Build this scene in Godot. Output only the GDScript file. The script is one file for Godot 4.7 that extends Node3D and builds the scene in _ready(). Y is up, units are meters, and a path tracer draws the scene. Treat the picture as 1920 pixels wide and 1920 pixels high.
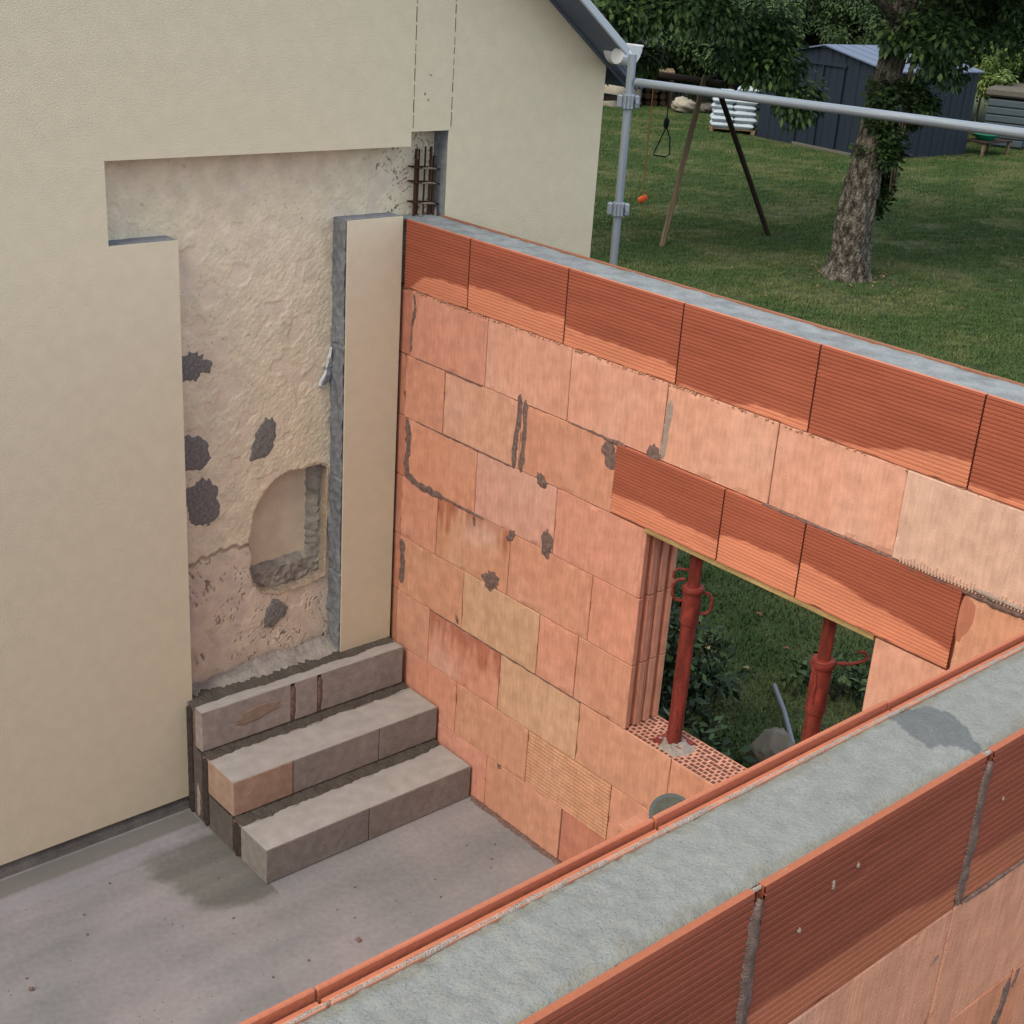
extends Node3D

# ------------------------------------------------------------------ mesh builder
class MB:
	var v := PackedVector3Array()
	var uv := PackedVector2Array()
	var col := PackedColorArray()
	var idx := PackedInt32Array()
	func vert(p: Vector3, t := Vector2.ZERO, c := Color.WHITE) -> int:
		v.push_back(p); uv.push_back(t); col.push_back(c)
		return v.size() - 1
	func tri(a: int, b: int, c: int) -> void:      # given counter-clockwise seen from outside
		idx.push_back(a); idx.push_back(c); idx.push_back(b)
	func face(a: int, b: int, c: int, d: int) -> void:
		tri(a, b, c); tri(a, c, d)
	func quad(a: Vector3, b: Vector3, c: Vector3, d: Vector3, k := Color.WHITE) -> void:
		var n := (b - a).cross(d - a).abs()
		var e := [Vector2(a.x, -a.y), Vector2(b.x, -b.y), Vector2(c.x, -c.y), Vector2(d.x, -d.y)]
		if n.x >= n.y and n.x >= n.z:
			e = [Vector2(a.z, -a.y), Vector2(b.z, -b.y), Vector2(c.z, -c.y), Vector2(d.z, -d.y)]
		elif n.y >= n.x and n.y >= n.z:
			e = [Vector2(a.x, a.z), Vector2(b.x, b.z), Vector2(c.x, c.z), Vector2(d.x, d.z)]
		face(vert(a, e[0], k), vert(b, e[1], k), vert(c, e[2], k), vert(d, e[3], k))
	func mesh(smooth := false) -> ArrayMesh:
		var a := []
		a.resize(Mesh.ARRAY_MAX)
		a[Mesh.ARRAY_VERTEX] = v
		a[Mesh.ARRAY_TEX_UV] = uv
		a[Mesh.ARRAY_COLOR] = col
		a[Mesh.ARRAY_INDEX] = idx
		if smooth:
			var n := PackedVector3Array()
			n.resize(v.size())
			for i in range(0, idx.size(), 3):
				var f := (v[idx[i + 2]] - v[idx[i]]).cross(v[idx[i + 1]] - v[idx[i]])
				for k in 3:
					n[idx[i + k]] += f
			for i in n.size():
				n[i] = n[i].normalized()
			a[Mesh.ARRAY_NORMAL] = n
		var m := ArrayMesh.new()
		m.add_surface_from_arrays(Mesh.PRIMITIVE_TRIANGLES, a)
		return m

var rng := RandomNumberGenerator.new()
var noise_a := FastNoiseLite.new()
var noise_b := FastNoiseLite.new()
var noise_c := FastNoiseLite.new()
var noise_d := FastNoiseLite.new()
var M := {}
var cache := {}

# ------------------------------------------------------------------ naming and tagging
func tag(o: Node, label: String, category: String, group := "", kind := "") -> Node:
	if label: o.set_meta("label", label)
	if category: o.set_meta("category", category)
	if group: o.set_meta("group", group)
	if kind: o.set_meta("kind", kind)
	return o

func called(base: String, parent: Node) -> String:
	if not parent.has_node(NodePath(base)):
		return base
	var key := str(parent.get_instance_id()) + base
	var i: int = cache.get(key, 0)
	while true:
		i += 1
		if not parent.has_node(NodePath("%s_%03d" % [base, i])):
			break
	cache[key] = i
	return "%s_%03d" % [base, i]

func build(base: String, mb: MB, m: Material, parent: Node = self, smooth := false) -> MeshInstance3D:
	return put(base, mb.mesh(smooth), m, parent)

func put(base: String, mesh: Mesh, m: Material, parent: Node = self) -> MeshInstance3D:
	var o := MeshInstance3D.new()
	o.name = called(base, parent)
	o.mesh = mesh
	o.material_override = m
	parent.add_child(o, true)
	return o

func thing(base: String, at: Vector3, label: String, category: String, group := "") -> Node3D:
	var o := Node3D.new()
	o.name = called(base, self)
	add_child(o, true)
	o.position = at
	tag(o, label, category, group)
	return o

func structure(o: Node) -> Node:
	o.set_meta("kind", "structure")
	return o

# ------------------------------------------------------------------ colour and texture
func rgb(r: float, g: float, b: float) -> Color:          # an sRGB base colour 0..255 as linear values (vertex colours)
	return Color(r / 255.0, g / 255.0, b / 255.0).srgb_to_linear()

func layer(size: int, freq: float, sd: int, octaves := 3, squeeze := Vector2i(1, 1)) -> PackedByteArray:
	var key := "%d %f %d %d %s" % [size, freq, sd, octaves, squeeze]
	if not cache.has(key):
		var n := FastNoiseLite.new()
		n.seed = sd
		n.noise_type = FastNoiseLite.TYPE_SIMPLEX_SMOOTH
		n.frequency = freq
		n.fractal_octaves = octaves
		var im := n.get_seamless_image(size / squeeze.x, size / squeeze.y)
		im.convert(Image.FORMAT_L8)
		if squeeze != Vector2i(1, 1):
			im.resize(size, size, Image.INTERPOLATE_CUBIC)
		cache[key] = im.get_data()
	return cache[key]

func blend(size: int, layers: Array) -> PackedFloat32Array:   # layers: [freq, seed, octaves, squeeze, weight]
	var out := PackedFloat32Array()
	out.resize(size * size)
	for l in layers:
		var d := layer(size, l[0], l[1], l[2], l[3])
		var w: float = l[4] / 255.0
		for i in d.size():
			out[i] += d[i] * w
	return out

func grain(size: int, layers: Array, lo: Color, hi: Color, gain := 1.0, specks := 0.0, speck := Color.BLACK, sd := 1) -> ImageTexture:
	var f := blend(size, layers)
	var total := 0.0
	for l in layers: total += l[4]
	var by := PackedByteArray()
	by.resize(size * size * 3)
	var r := RandomNumberGenerator.new()
	r.seed = sd
	for i in f.size():
		var t := clampf((f[i] / total - 0.5) * gain + 0.5, 0.0, 1.0)
		var c := lo.lerp(hi, t)
		if specks > 0.0 and r.randf() < specks:
			c = c.lerp(speck, r.randf() * 0.8)
		by[i * 3] = int(c.r * 255.0); by[i * 3 + 1] = int(c.g * 255.0); by[i * 3 + 2] = int(c.b * 255.0)
	return ImageTexture.create_from_image(Image.create_from_data(size, size, false, Image.FORMAT_RGB8, by))

func relief(size: int, layers: Array, gain := 1.0) -> ImageTexture:
	var f := blend(size, layers)
	var total := 0.0
	for l in layers: total += l[4]
	var by := PackedByteArray()
	by.resize(size * size)
	for i in f.size():
		by[i] = int(clampf((f[i] / total - 0.5) * gain + 0.5, 0.0, 1.0) * 255.0)
	return ImageTexture.create_from_image(Image.create_from_data(size, size, false, Image.FORMAT_L8, by))

func mat(c: Color, rough := 0.9, t: Texture2D = null, tiles := 1.0, h: Texture2D = null, depth := 0.0, vcol := true, tri := false) -> StandardMaterial3D:
	var m := StandardMaterial3D.new()
	m.albedo_color = c
	m.roughness = rough
	m.albedo_texture = t
	m.uv1_scale = Vector3.ONE * tiles
	m.vertex_color_use_as_albedo = vcol
	m.metallic_specular = 0.35
	m.uv1_triplanar = tri
	m.uv1_world_triplanar = tri
	if h:
		m.heightmap_enabled = true
		m.heightmap_texture = h
		m.heightmap_scale = depth
	return m

# ------------------------------------------------------------------ shapes
func frame(o: Vector3, u: Vector3, w: Vector3) -> Transform3D:     # a, b, height over the plane
	return Transform3D(Basis(u, w, u.cross(w)), o)

func box(mb: MB, a: Vector3, b: Vector3, c := 0.0, k := Color.WHITE) -> void:   # chamfered box
	var lo := Vector3(minf(a.x, b.x), minf(a.y, b.y), minf(a.z, b.z))
	var hi := Vector3(maxf(a.x, b.x), maxf(a.y, b.y), maxf(a.z, b.z))
	var mid := (lo + hi) / 2.0
	var h := (hi - lo) / 2.0
	obox(mb, Transform3D(Basis(), mid), h, c, k)

func obox(mb: MB, t: Transform3D, h: Vector3, c := 0.0, k := Color.WHITE) -> void:
	c = minf(c, minf(h.x, minf(h.y, h.z)) * 0.45)
	for ax in 3:
		var p := (ax + 1) % 3
		var q := (ax + 2) % 3
		for s in [-1.0, 1.0]:
			var pts := []
			for w in ([[-1, -1], [1, -1], [1, 1], [-1, 1]] if s > 0 else [[-1, -1], [-1, 1], [1, 1], [1, -1]]):
				var x := Vector3.ZERO
				x[ax] = s * h[ax]
				x[p] = w[0] * (h[p] - c)
				x[q] = w[1] * (h[q] - c)
				pts.append(t * x)
			mb.quad(pts[0], pts[1], pts[2], pts[3], k)
	if c <= 0.0:
		return
	for ax in 3:
		var p := (ax + 1) % 3
		var q := (ax + 2) % 3
		for s in [-1.0, 1.0]:
			for w in [-1.0, 1.0]:
				var e := []
				for z in [-1.0, 1.0]:
					for side in 2:
						var x := Vector3.ZERO
						x[ax] = z * (h[ax] - c)
						x[p] = s * (h[p] - (c if side else 0.0))
						x[q] = w * (h[q] - (0.0 if side else c))
						e.append(t * x)
				if s * w > 0:
					mb.quad(e[0], e[1], e[3], e[2], k)
				else:
					mb.quad(e[0], e[2], e[3], e[1], k)
	for s in [-1.0, 1.0]:
		for w in [-1.0, 1.0]:
			for z in [-1.0, 1.0]:
				var x1: Vector3 = t * Vector3(s * h.x, w * (h.y - c), z * (h.z - c))
				var x2: Vector3 = t * Vector3(s * (h.x - c), w * h.y, z * (h.z - c))
				var x3: Vector3 = t * Vector3(s * (h.x - c), w * (h.y - c), z * h.z)
				var i1 := mb.vert(x1, Vector2.ZERO, k)
				var i2 := mb.vert(x2, Vector2.ZERO, k)
				var i3 := mb.vert(x3, Vector2.ZERO, k)
				if s * w * z > 0: mb.tri(i1, i2, i3)
				else: mb.tri(i1, i3, i2)

func tube(mb: MB, pts: Array, rad: Array, sides := 14, caps := true, k := Color.WHITE) -> void:
	var rings := []
	var prev := Vector3.ZERO
	for i in pts.size():
		var p: Vector3 = pts[i]
		var d: Vector3 = (pts[mini(i + 1, pts.size() - 1)] - pts[maxi(i - 1, 0)]).normalized()
		if prev == Vector3.ZERO:
			prev = d.cross(Vector3.UP if absf(d.y) < 0.9 else Vector3.RIGHT).normalized()
		var s := (prev - d * prev.dot(d)).normalized()
		prev = s
		var w := d.cross(s)
		var ring := []
		var r: float = rad[mini(i, rad.size() - 1)]
		for j in sides + 1:
			var a := TAU * j / sides
			ring.append(mb.vert(p + (s * cos(a) + w * sin(a)) * r, Vector2(float(j) / sides, i * 0.3), k))
		rings.append(ring)
	for i in rings.size() - 1:
		for j in sides:
			mb.face(rings[i][j], rings[i][j + 1], rings[i + 1][j + 1], rings[i + 1][j])
	if caps:
		for e in [0, rings.size() - 1]:
			var c := mb.vert(pts[e], Vector2.ZERO, k)
			var ring := []
			for j in sides:
				ring.append(mb.vert(mb.v[rings[e][j]], Vector2.ZERO, k))
			for j in sides:
				if e == 0: mb.tri(c, ring[(j + 1) % sides], ring[j])
				else: mb.tri(c, ring[j], ring[(j + 1) % sides])

func blob(mb: MB, t: Transform3D, rx: float, ry: float, h: float, sd: int, ragged := 0.25, k := Color.WHITE, rough := 0.35, turn := 0.0) -> void:
	var n := 40
	var rings := 7
	var last := []
	for i in rings + 1:
		var f := float(i) / rings
		var ring := []
		for j in n:
			var a := TAU * j / n
			var rr := 1.0 + ragged * (noise_a.get_noise_3d(cos(a) * 60.0, sin(a) * 60.0, sd * 37.0) + 0.6 * noise_a.get_noise_3d(cos(a) * 220.0, sin(a) * 220.0, sd * 37.0)) * (0.3 + 0.7 * f)
			var q := Vector2(cos(a) * rx, sin(a) * ry).rotated(turn) * f * rr
			var hh := h * (1.0 - pow(f, 4.0)) * (1.0 + rough * 2.0 * noise_b.get_noise_3d(q.x * 5000.0, q.y * 5000.0, sd * 11.0)) - (0.004 if i == rings else 0.0)
			ring.append(mb.vert(t * Vector3(q.x, q.y, hh), q, k))
		if i > 0:
			for j in n:
				mb.face(last[j], ring[j], ring[(j + 1) % n], last[(j + 1) % n])
		last = ring

func ribbon(mb: MB, t: Transform3D, pts: Array, w: float, h: float, sd: int, ragged := 0.5, k := Color.WHITE) -> void:
	var dense := []
	for i in pts.size() - 1:
		var a: Vector2 = pts[i]
		var b: Vector2 = pts[i + 1]
		var n := maxi(2, int(a.distance_to(b) / 0.008))
		for j in n:
			dense.append(a.lerp(b, float(j) / n))
	dense.append(pts[-1])
	var last := []
	for i in dense.size():
		var d: Vector2 = (dense[mini(i + 1, dense.size() - 1)] - dense[maxi(i - 1, 0)]).normalized()
		var s := Vector2(-d.y, d.x)
		var e := minf(1.0, 0.25 + minf(i, dense.size() - 1 - i) / 3.0)
		var l := w * 0.5 * e * (1.0 + ragged * (1.2 * noise_a.get_noise_2d(i * 9.0, sd * 53.0) + 0.5 * noise_b.get_noise_2d(i * 26.0, sd * 31.0)))
		var r := w * 0.5 * e * (1.0 + ragged * (1.2 * noise_a.get_noise_2d(i * 9.0, sd * 53.0 + 500.0) + 0.5 * noise_b.get_noise_2d(i * 26.0, sd * 31.0 + 500.0)))
		var ring := []
		for q in [[-1.0, -0.003], [-0.88, 0.75], [0.0, 1.0], [0.88, 0.75], [1.0, -0.003]]:
			var p: Vector2 = dense[i] + s * (q[0] * (l if q[0] < 0 else r))
			var hh: float = h * q[1] * (1.0 + 0.5 * noise_b.get_noise_2d(i * 24.0 + q[0] * 30.0, sd * 3.0)) if q[1] > 0 else -0.003
			ring.append(mb.vert(t * Vector3(p.x, p.y, hh), p, k))
		if i > 0:
			for j in 4:
				mb.face(last[j], last[j + 1], ring[j + 1], ring[j])
		last = ring

# ------------------------------------------------------------------ bricks
func stain(a: float, b: float, base: Color, p: Dictionary, u0: float, u1: float, v0: float, v1: float) -> Color:
	var s := float(p.get("seed", 0)) * 13.0
	var broad := noise_a.get_noise_3d(a * 170.0, b * 170.0, s)
	var fine := noise_b.get_noise_3d(a * 1500.0, b * 1500.0, s)
	var c := base * (1.0 + 0.07 * broad + 0.035 * fine)
	var streak := noise_b.get_noise_3d(a * 1600.0, b * 90.0, s)
	c = c * (1.0 + p.get("comb", 0.05) * streak)
	var wet: float = p.get("damp", 0.0)
	if wet > 0.0:      # soaked clay, with runs hanging from the bed joint above
		var reach: float = v1 - (v1 - v0) * (wet + 0.4 * noise_a.get_noise_2d(a * 260.0, s) + 0.5 * noise_b.get_noise_3d(a * 4200.0, b * 120.0, s))
		c = c.lerp(rgb(158, 84, 60), clampf((b - reach) / 0.10, 0.0, 0.6))
	var white: float = p.get("pale", 0.0)
	if white > 0.0:
		c = c.lerp(rgb(226, 190, 175), clampf(white * 2.2 * noise_a.get_noise_3d(a * 240.0, b * 240.0, s + 77.0), 0.0, 0.7))
	c.a = 1.0
	return c

func brick(mb: MB, t: Transform3D, u0: float, u1: float, v0: float, v1: float, deep: float, base: Color, p := {}) -> void:
	var step := 0.0085 if p.get("waffle", false) else 0.016
	var nu := maxi(2, int(round((u1 - u0) / step)))
	var nv := maxi(2, int(round((v1 - v0) / step)))
	var bev := 0.0025
	var grid := []
	var s := float(p.get("seed", 0)) * 13.0
	var waffle: bool = p.get("waffle", false)
	var off := Vector2(fmod(s * 0.37, 1.0), fmod(s * 0.61, 1.0))
	for j in nv + 1:
		var row := []
		for i in nu + 1:
			var edge := i == 0 or j == 0 or i == nu or j == nv
			var a := u0 if i == 0 else u1 if i == nu else lerpf(u0 + bev, u1 - bev, float(i - 1) / maxf(nu - 2, 1))
			var b := v0 if j == 0 else v1 if j == nv else lerpf(v0 + bev, v1 - bev, float(j - 1) / maxf(nv - 2, 1))
			var chip := maxf(0.0, noise_b.get_noise_3d(a * 900.0, b * 900.0, s + 5.0) - 0.2) * 0.012 if (i <= 1 or j <= 1 or i >= nu - 1 or j >= nv - 1) else 0.0
			var h := -(bev if edge else 0.0) - chip
			if waffle and not edge and i % 2 == 0:
				h -= 0.0022
			if waffle and not edge and j % 2 == 0:
				h -= 0.002
			var k := stain(a, b, base, p, u0, u1, v0, v1)
			row.append(mb.vert(t * Vector3(a, b, h), Vector2(a, -b) + off, k))
		grid.append(row)
	for j in nv:
		for i in nu:
			mb.face(grid[j][i], grid[j][i + 1], grid[j + 1][i + 1], grid[j + 1][i])
	var side := base * 0.95
	side.a = 1.0
	var f := func(a: float, b: float, h: float) -> Vector3: return t * Vector3(a, b, h)
	mb.quad(f.call(u1, v0, -bev), f.call(u1, v0, -deep), f.call(u1, v1, -deep), f.call(u1, v1, -bev), side)
	mb.quad(f.call(u0, v0, -deep), f.call(u0, v0, -bev), f.call(u0, v1, -bev), f.call(u0, v1, -deep), side)
	if not p.get("open_top", false):
		mb.quad(f.call(u0, v1, -bev), f.call(u1, v1, -bev), f.call(u1, v1, -deep), f.call(u0, v1, -deep), side)
	mb.quad(f.call(u0, v0, -deep), f.call(u1, v0, -deep), f.call(u1, v0, -bev), f.call(u0, v0, -bev), side)
	mb.quad(f.call(u1, v0, -deep), f.call(u0, v0, -deep), f.call(u0, v1, -deep), f.call(u1, v1, -deep), side)

# a ring-beam block with combed horizontal ribs; dry light clay below a damp line
func ribbed(mb: MB, t: Transform3D, u0: float, u1: float, v0: float, v1: float, deep: float, light: Color, dark: Color, p := {}) -> void:
	var pitch := 0.0132
	var ribs := int(round((v1 - v0) / pitch))
	pitch = (v1 - v0) / ribs
	var s := float(p.get("seed", 0)) * 17.0
	var nu := maxi(4, int((u1 - u0) / 0.02))
	var prof := []       # [v, height]
	var lip: float = p.get("lip", 0.0)
	for r in ribs:
		var b := v0 + r * pitch
		prof.append([b + 0.0004, -0.0026 if r > 0 else -0.002])
		prof.append([b + 0.0030, -0.0026 if r > 0 else 0.0])
		prof.append([b + 0.0046, 0.0])
		prof.append([b + pitch - 0.0012, 0.0])
	prof[-1][0] = v1
	prof[-1][1] = -0.002
	var rows := []
	var line: Array = p.get("line", [0.3, 0.3])
	for q in prof:
		var row := []
		for i in nu + 1:
			var a := lerpf(u0 + 0.001, u1 - 0.001, float(i) / nu)
			var g := (a - u0) / (u1 - u0) * (line.size() - 1)
			var gi := mini(int(g), line.size() - 2)
			var y: float = v0 + (v1 - v0) * (lerpf(line[gi], line[gi + 1], g - gi) + 0.05 * noise_a.get_noise_2d(a * 300.0, s) + 0.03 * noise_b.get_noise_2d(a * 900.0, s))
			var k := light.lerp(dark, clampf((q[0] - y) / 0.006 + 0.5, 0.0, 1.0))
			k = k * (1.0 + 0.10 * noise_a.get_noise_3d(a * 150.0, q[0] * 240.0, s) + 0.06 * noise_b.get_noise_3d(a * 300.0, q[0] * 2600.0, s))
			k.a = 1.0
			var h: float = q[1]
			if noise_b.get_noise_3d(a * 500.0, q[0] * 900.0, s + 9.0) > 0.6: h -= 0.0014
			var b2: float = q[0]
			if lip > 0.0 and q[0] < v0 + 0.004:
				b2 += lip * (noise_a.get_noise_2d(a * 700.0, s + 3.0) + 0.5 * noise_b.get_noise_2d(a * 1500.0, s))
			row.append(mb.vert(t * Vector3(a, b2, h), Vector2(a, -q[0]) + Vector2(s, s * 0.3), k))
		rows.append(row)
	for j in rows.size() - 1:
		for i in nu:
			mb.face(rows[j][i], rows[j][i + 1], rows[j + 1][i + 1], rows[j + 1][i])
	var f := func(a: float, b: float, h: float) -> Vector3: return t * Vector3(a, b, h)
	var e := -0.0026
	mb.quad(f.call(u1, v0, e), f.call(u1, v0, -deep), f.call(u1, v1, -deep), f.call(u1, v1, e), dark)
	mb.quad(f.call(u0, v0, -deep), f.call(u0, v0, e), f.call(u0, v1, e), f.call(u0, v1, -deep), dark)
	mb.quad(f.call(u0, v1, -0.002), f.call(u1, v1, -0.002), f.call(u1, v1, -deep), f.call(u0, v1, -deep), light)
	mb.quad(f.call(u0, v0, -deep), f.call(u1, v0, -deep), f.call(u1, v0, 0.0), f.call(u0, v0, 0.0), light)
	mb.quad(f.call(u1, v0, -deep), f.call(u0, v0, -deep), f.call(u0, v1, -deep), f.call(u1, v1, -deep), light)

# a roughly cast strip (concrete, mortar) seen from above: a along u, b along v
func sheet(mb: MB, t: Transform3D, u0: float, u1: float, v0: float, v1: float, cell: float, hf: Callable, cf: Callable) -> void:
	var nu := maxi(1, int(ceil((u1 - u0) / cell)))
	var nv := maxi(1, int(ceil((v1 - v0) / cell)))
	var last := []
	for j in nv + 1:
		var row := []
		var b := lerpf(v0, v1, float(j) / nv)
		for i in nu + 1:
			var a := lerpf(u0, u1, float(i) / nu)
			row.append(mb.vert(t * Vector3(a, b, hf.call(a, b)), Vector2(a, -b), cf.call(a, b)))
		if j > 0:
			for i in nu:
				mb.face(last[i], last[i + 1], row[i + 1], row[i])
		last = row

# ------------------------------------------------------------------ the scene
const GROUND := -0.15
const TOP := 2.556

func _ready() -> void:
	rng.seed = 7
	noise_a.seed = 3
	noise_a.noise_type = FastNoiseLite.TYPE_SIMPLEX_SMOOTH
	noise_a.fractal_octaves = 3
	noise_b.seed = 9
	noise_b.noise_type = FastNoiseLite.TYPE_SIMPLEX_SMOOTH
	noise_b.fractal_octaves = 2
	noise_d.seed = 19
	noise_d.noise_type = FastNoiseLite.TYPE_VALUE_CUBIC
	noise_d.frequency = 0.05
	noise_d.fractal_octaves = 2
	noise_c.seed = 15
	noise_c.noise_type = FastNoiseLite.TYPE_CELLULAR
	noise_c.frequency = 0.055
	noise_c.fractal_type = FastNoiseLite.FRACTAL_NONE
	noise_c.cellular_return_type = FastNoiseLite.RETURN_DISTANCE
	var cam := Camera3D.new()
	cam.name = "camera"
	cam.position = Vector3(-3.5001, 3.6406, 4.6462)
	cam.rotation_degrees = Vector3(-22.502, -42.280, 3.952)
	cam.fov = 41.41
	cam.near = 0.05
	cam.far = 600.0
	add_child(cam)
	cam.current = true
	var sky_mat := ProceduralSkyMaterial.new()
	sky_mat.sky_top_color = Color(0.64, 0.695, 0.765)
	sky_mat.sky_horizon_color = Color(0.80, 0.83, 0.86)
	sky_mat.sky_curve = 0.25
	sky_mat.ground_bottom_color = Color(0.10, 0.13, 0.08)
	sky_mat.ground_horizon_color = Color(0.45, 0.48, 0.45)
	sky_mat.sky_energy_multiplier = 1.0
	var sky := Sky.new()
	sky.sky_material = sky_mat
	var env := Environment.new()
	env.background_mode = Environment.BG_SKY
	env.sky = sky
	env.ambient_light_source = Environment.AMBIENT_SOURCE_SKY
	env.tonemap_mode = Environment.TONE_MAPPER_LINEAR
	env.tonemap_exposure = 2.15
	env.sdfgi_enabled = true
	env.ssao_enabled = true
	env.ssil_enabled = true
	var we := WorldEnvironment.new()
	we.name = "environment"
	we.environment = env
	add_child(we)
	var sun := DirectionalLight3D.new()
	sun.name = "sun"
	sun.light_energy = 0.5
	sun.light_angular_distance = 40.0
	sun.light_color = Color(1.0, 0.96, 0.9)
	sun.shadow_enabled = true
	add_child(sun)
	sun.look_at_from_position(Vector3(-8.0, 8.5, 0.6), Vector3.ZERO)
	materials()
	terrain()
	house()
	long_wall()
	near_wall()
	block_steps()
	site_things()
	garden()
	vegetation()

func materials() -> void:
	var w := Color(1, 1, 1)
	var one := Vector2i(1, 1)
	var fine := relief(512, [[0.09, 11, 3, one, 1.0], [0.25, 12, 2, one, 0.8]], 2.0)
	var soft := grain(512, [[0.012, 13, 4, one, 1.0], [0.12, 14, 2, one, 0.45]], Color(0.90, 0.90, 0.90), Color(1, 1, 1), 1.6)
	M.stucco = mat(Color8(216, 206, 182), 0.93, grain(512, [[0.008, 21, 4, one, 0.4], [0.2, 22, 2, one, 1.0]], Color(0.93, 0.93, 0.925), Color(1, 1, 1), 1.5), 2.6, fine, 0.10)
	M.render_old = mat(w, 0.95, soft, 1.5, fine, 0.12)
	var clay_tone := grain(512, [[0.01, 31, 4, one, 1.0], [0.05, 32, 3, Vector2i(1, 8), 0.8], [0.22, 33, 2, one, 0.4]], Color(0.86, 0.85, 0.84), Color(1, 1, 1), 1.6, 0.006, Color(0.55, 0.42, 0.36), 5)
	var comb := relief(512, [[0.13, 34, 1, Vector2i(1, 16), 1.0], [0.1, 35, 3, one, 0.6], [0.3, 36, 1, one, 0.4]], 1.8)
	M.clay = mat(w, 0.88, clay_tone, 2.2, comb, 0.15)
	M.clay_smooth = mat(w, 0.85, clay_tone, 2.0, fine, 0.06)
	M.ribs = mat(w, 0.85, grain(512, [[0.02, 37, 3, Vector2i(8, 1), 1.0], [0.15, 38, 2, one, 0.6]], Color(0.91, 0.905, 0.9), Color(1, 1, 1), 1.4), 1.3, fine, 0.06)
	M.mortar = mat(Color8(156, 128, 120), 0.97, grain(256, [[0.03, 41, 3, one, 1.0], [0.3, 42, 2, one, 1.0]], Color(0.66, 0.66, 0.66), Color(1, 1, 1), 1.8), 5.0, fine, 0.3)
	M.mortar_core = mat(Color8(105, 74, 62), 0.97, soft, 3.0)
	M.lime = mat(Color8(178, 160, 149), 0.95, soft, 4.0, fine, 0.3)
	M.concrete = mat(w, 0.93, grain(512, [[0.01, 51, 4, one, 1.0], [0.07, 52, 3, one, 0.7], [0.3, 53, 2, one, 0.8]], Color(0.74, 0.74, 0.74), Color(1, 1, 1), 1.7, 0.02, Color(0.4, 0.4, 0.4), 3), 2.0, relief(512, [[0.05, 54, 4, one, 1.0], [0.2, 55, 2, one, 0.8]], 2.0), 0.16)
	M.skim = mat(w, 0.94, soft, 1.5, fine, 0.06)
	M.pour = mat(w, 0.92, grain(512, [[0.02, 151, 4, one, 0.7], [0.16, 152, 3, one, 0.8], [0.42, 153, 2, one, 1.2]], Color(0.85, 0.852, 0.855), Color(1, 1, 1), 1.8, 0.02, Color(0.5, 0.5, 0.5), 9), 1.6, relief(512, [[0.12, 154, 3, one, 1.0], [0.4, 155, 1, one, 0.9]], 2.0), 0.14)
	M.block = mat(w, 0.95, grain(512, [[0.015, 56, 4, one, 1.0], [0.25, 57, 2, one, 1.0]], Color(0.84, 0.835, 0.83), Color(1, 1, 1), 1.7, 0.03, Color(0.35, 0.34, 0.34), 8), 2.2, relief(512, [[0.2, 58, 3, one, 1.0]], 2.2), 0.35)
	M.foam = mat(Color8(146, 150, 155), 0.95, grain(256, [[0.22, 61, 2, one, 1.0], [0.02, 62, 3, one, 0.5]], Color(0.72, 0.72, 0.74), Color(1, 1, 1), 2.0), 4.0, fine, 0.05)
	M.glue = mat(Color8(160, 157, 154), 0.97, grain(256, [[0.25, 63, 2, one, 1.0], [0.04, 64, 3, one, 0.6]], Color(0.72, 0.72, 0.72), Color(1, 1, 1), 2.6, 0.05, Color(1, 1, 1), 4), 6.0, fine, 0.3)
	M.board = mat(Color8(216, 203, 178), 0.85, soft, 1.0)
	M.slate = mat(Color8(96, 108, 126), 0.6, soft, 1.0, null, 0.0)
	M.trim = mat(Color8(176, 186, 196), 0.4)
	M.white = mat(Color8(206, 210, 214), 0.4, soft, 2.0)
	M.steel = mat(Color8(150, 160, 170), 0.5, grain(256, [[0.02, 65, 4, one, 1.0], [0.2, 66, 2, one, 0.6]], Color(0.82, 0.83, 0.85), Color(1, 1, 1), 1.5), 1.0)
	M.steel.metallic = 0.45
	M.red = mat(Color8(142, 60, 50), 0.6, grain(256, [[0.02, 67, 4, one, 1.0], [0.2, 68, 2, one, 0.8]], Color(0.62, 0.64, 0.64), Color(1, 1, 1), 2.2, 0.03, Color(0.9, 0.8, 0.75), 2), 1.0)
	M.rust = mat(Color8(66, 44, 34), 0.9, soft, 3.0)
	M.wood = mat(Color8(188, 164, 116), 0.85, grain(256, [[0.06, 71, 3, Vector2i(8, 1), 1.0], [0.2, 72, 1, one, 0.3]], Color(0.72, 0.7, 0.66), Color(1, 1, 1), 1.8), 1.5)
	M.wood_grey = mat(Color8(140, 122, 98), 0.9, grain(256, [[0.06, 73, 3, Vector2i(1, 8), 1.0]], Color(0.6, 0.58, 0.56), Color(1, 1, 1), 1.8), 1.5)
	M.wood_dark = mat(Color8(62, 50, 42), 0.9, grain(256, [[0.06, 73, 3, Vector2i(1, 8), 1.0]], Color(0.6, 0.58, 0.56), Color(1, 1, 1), 1.8), 1.5)
	M.bark = mat(w, 0.95, grain(512, [[0.02, 74, 4, Vector2i(1, 2), 1.0], [0.1, 75, 3, one, 0.9]], Color(0.35, 0.33, 0.30), Color(1, 1, 1), 2.4), 1.0, relief(512, [[0.04, 76, 4, Vector2i(1, 2), 1.0]], 2.4), 3.0, true)
	M.bark.albedo_color = Color8(128, 122, 112)
	M.leaf = mat(w, 0.6)
	M.leaf.backlight_enabled = true
	M.leaf.backlight = Color(0.10, 0.14, 0.04)
	M.grass = mat(w, 0.85)
	M.shed = mat(Color8(30, 40, 52), 0.5, soft, 1.0)
	M.shed_roof = mat(Color8(96, 108, 132), 0.5, soft, 1.0)
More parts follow.
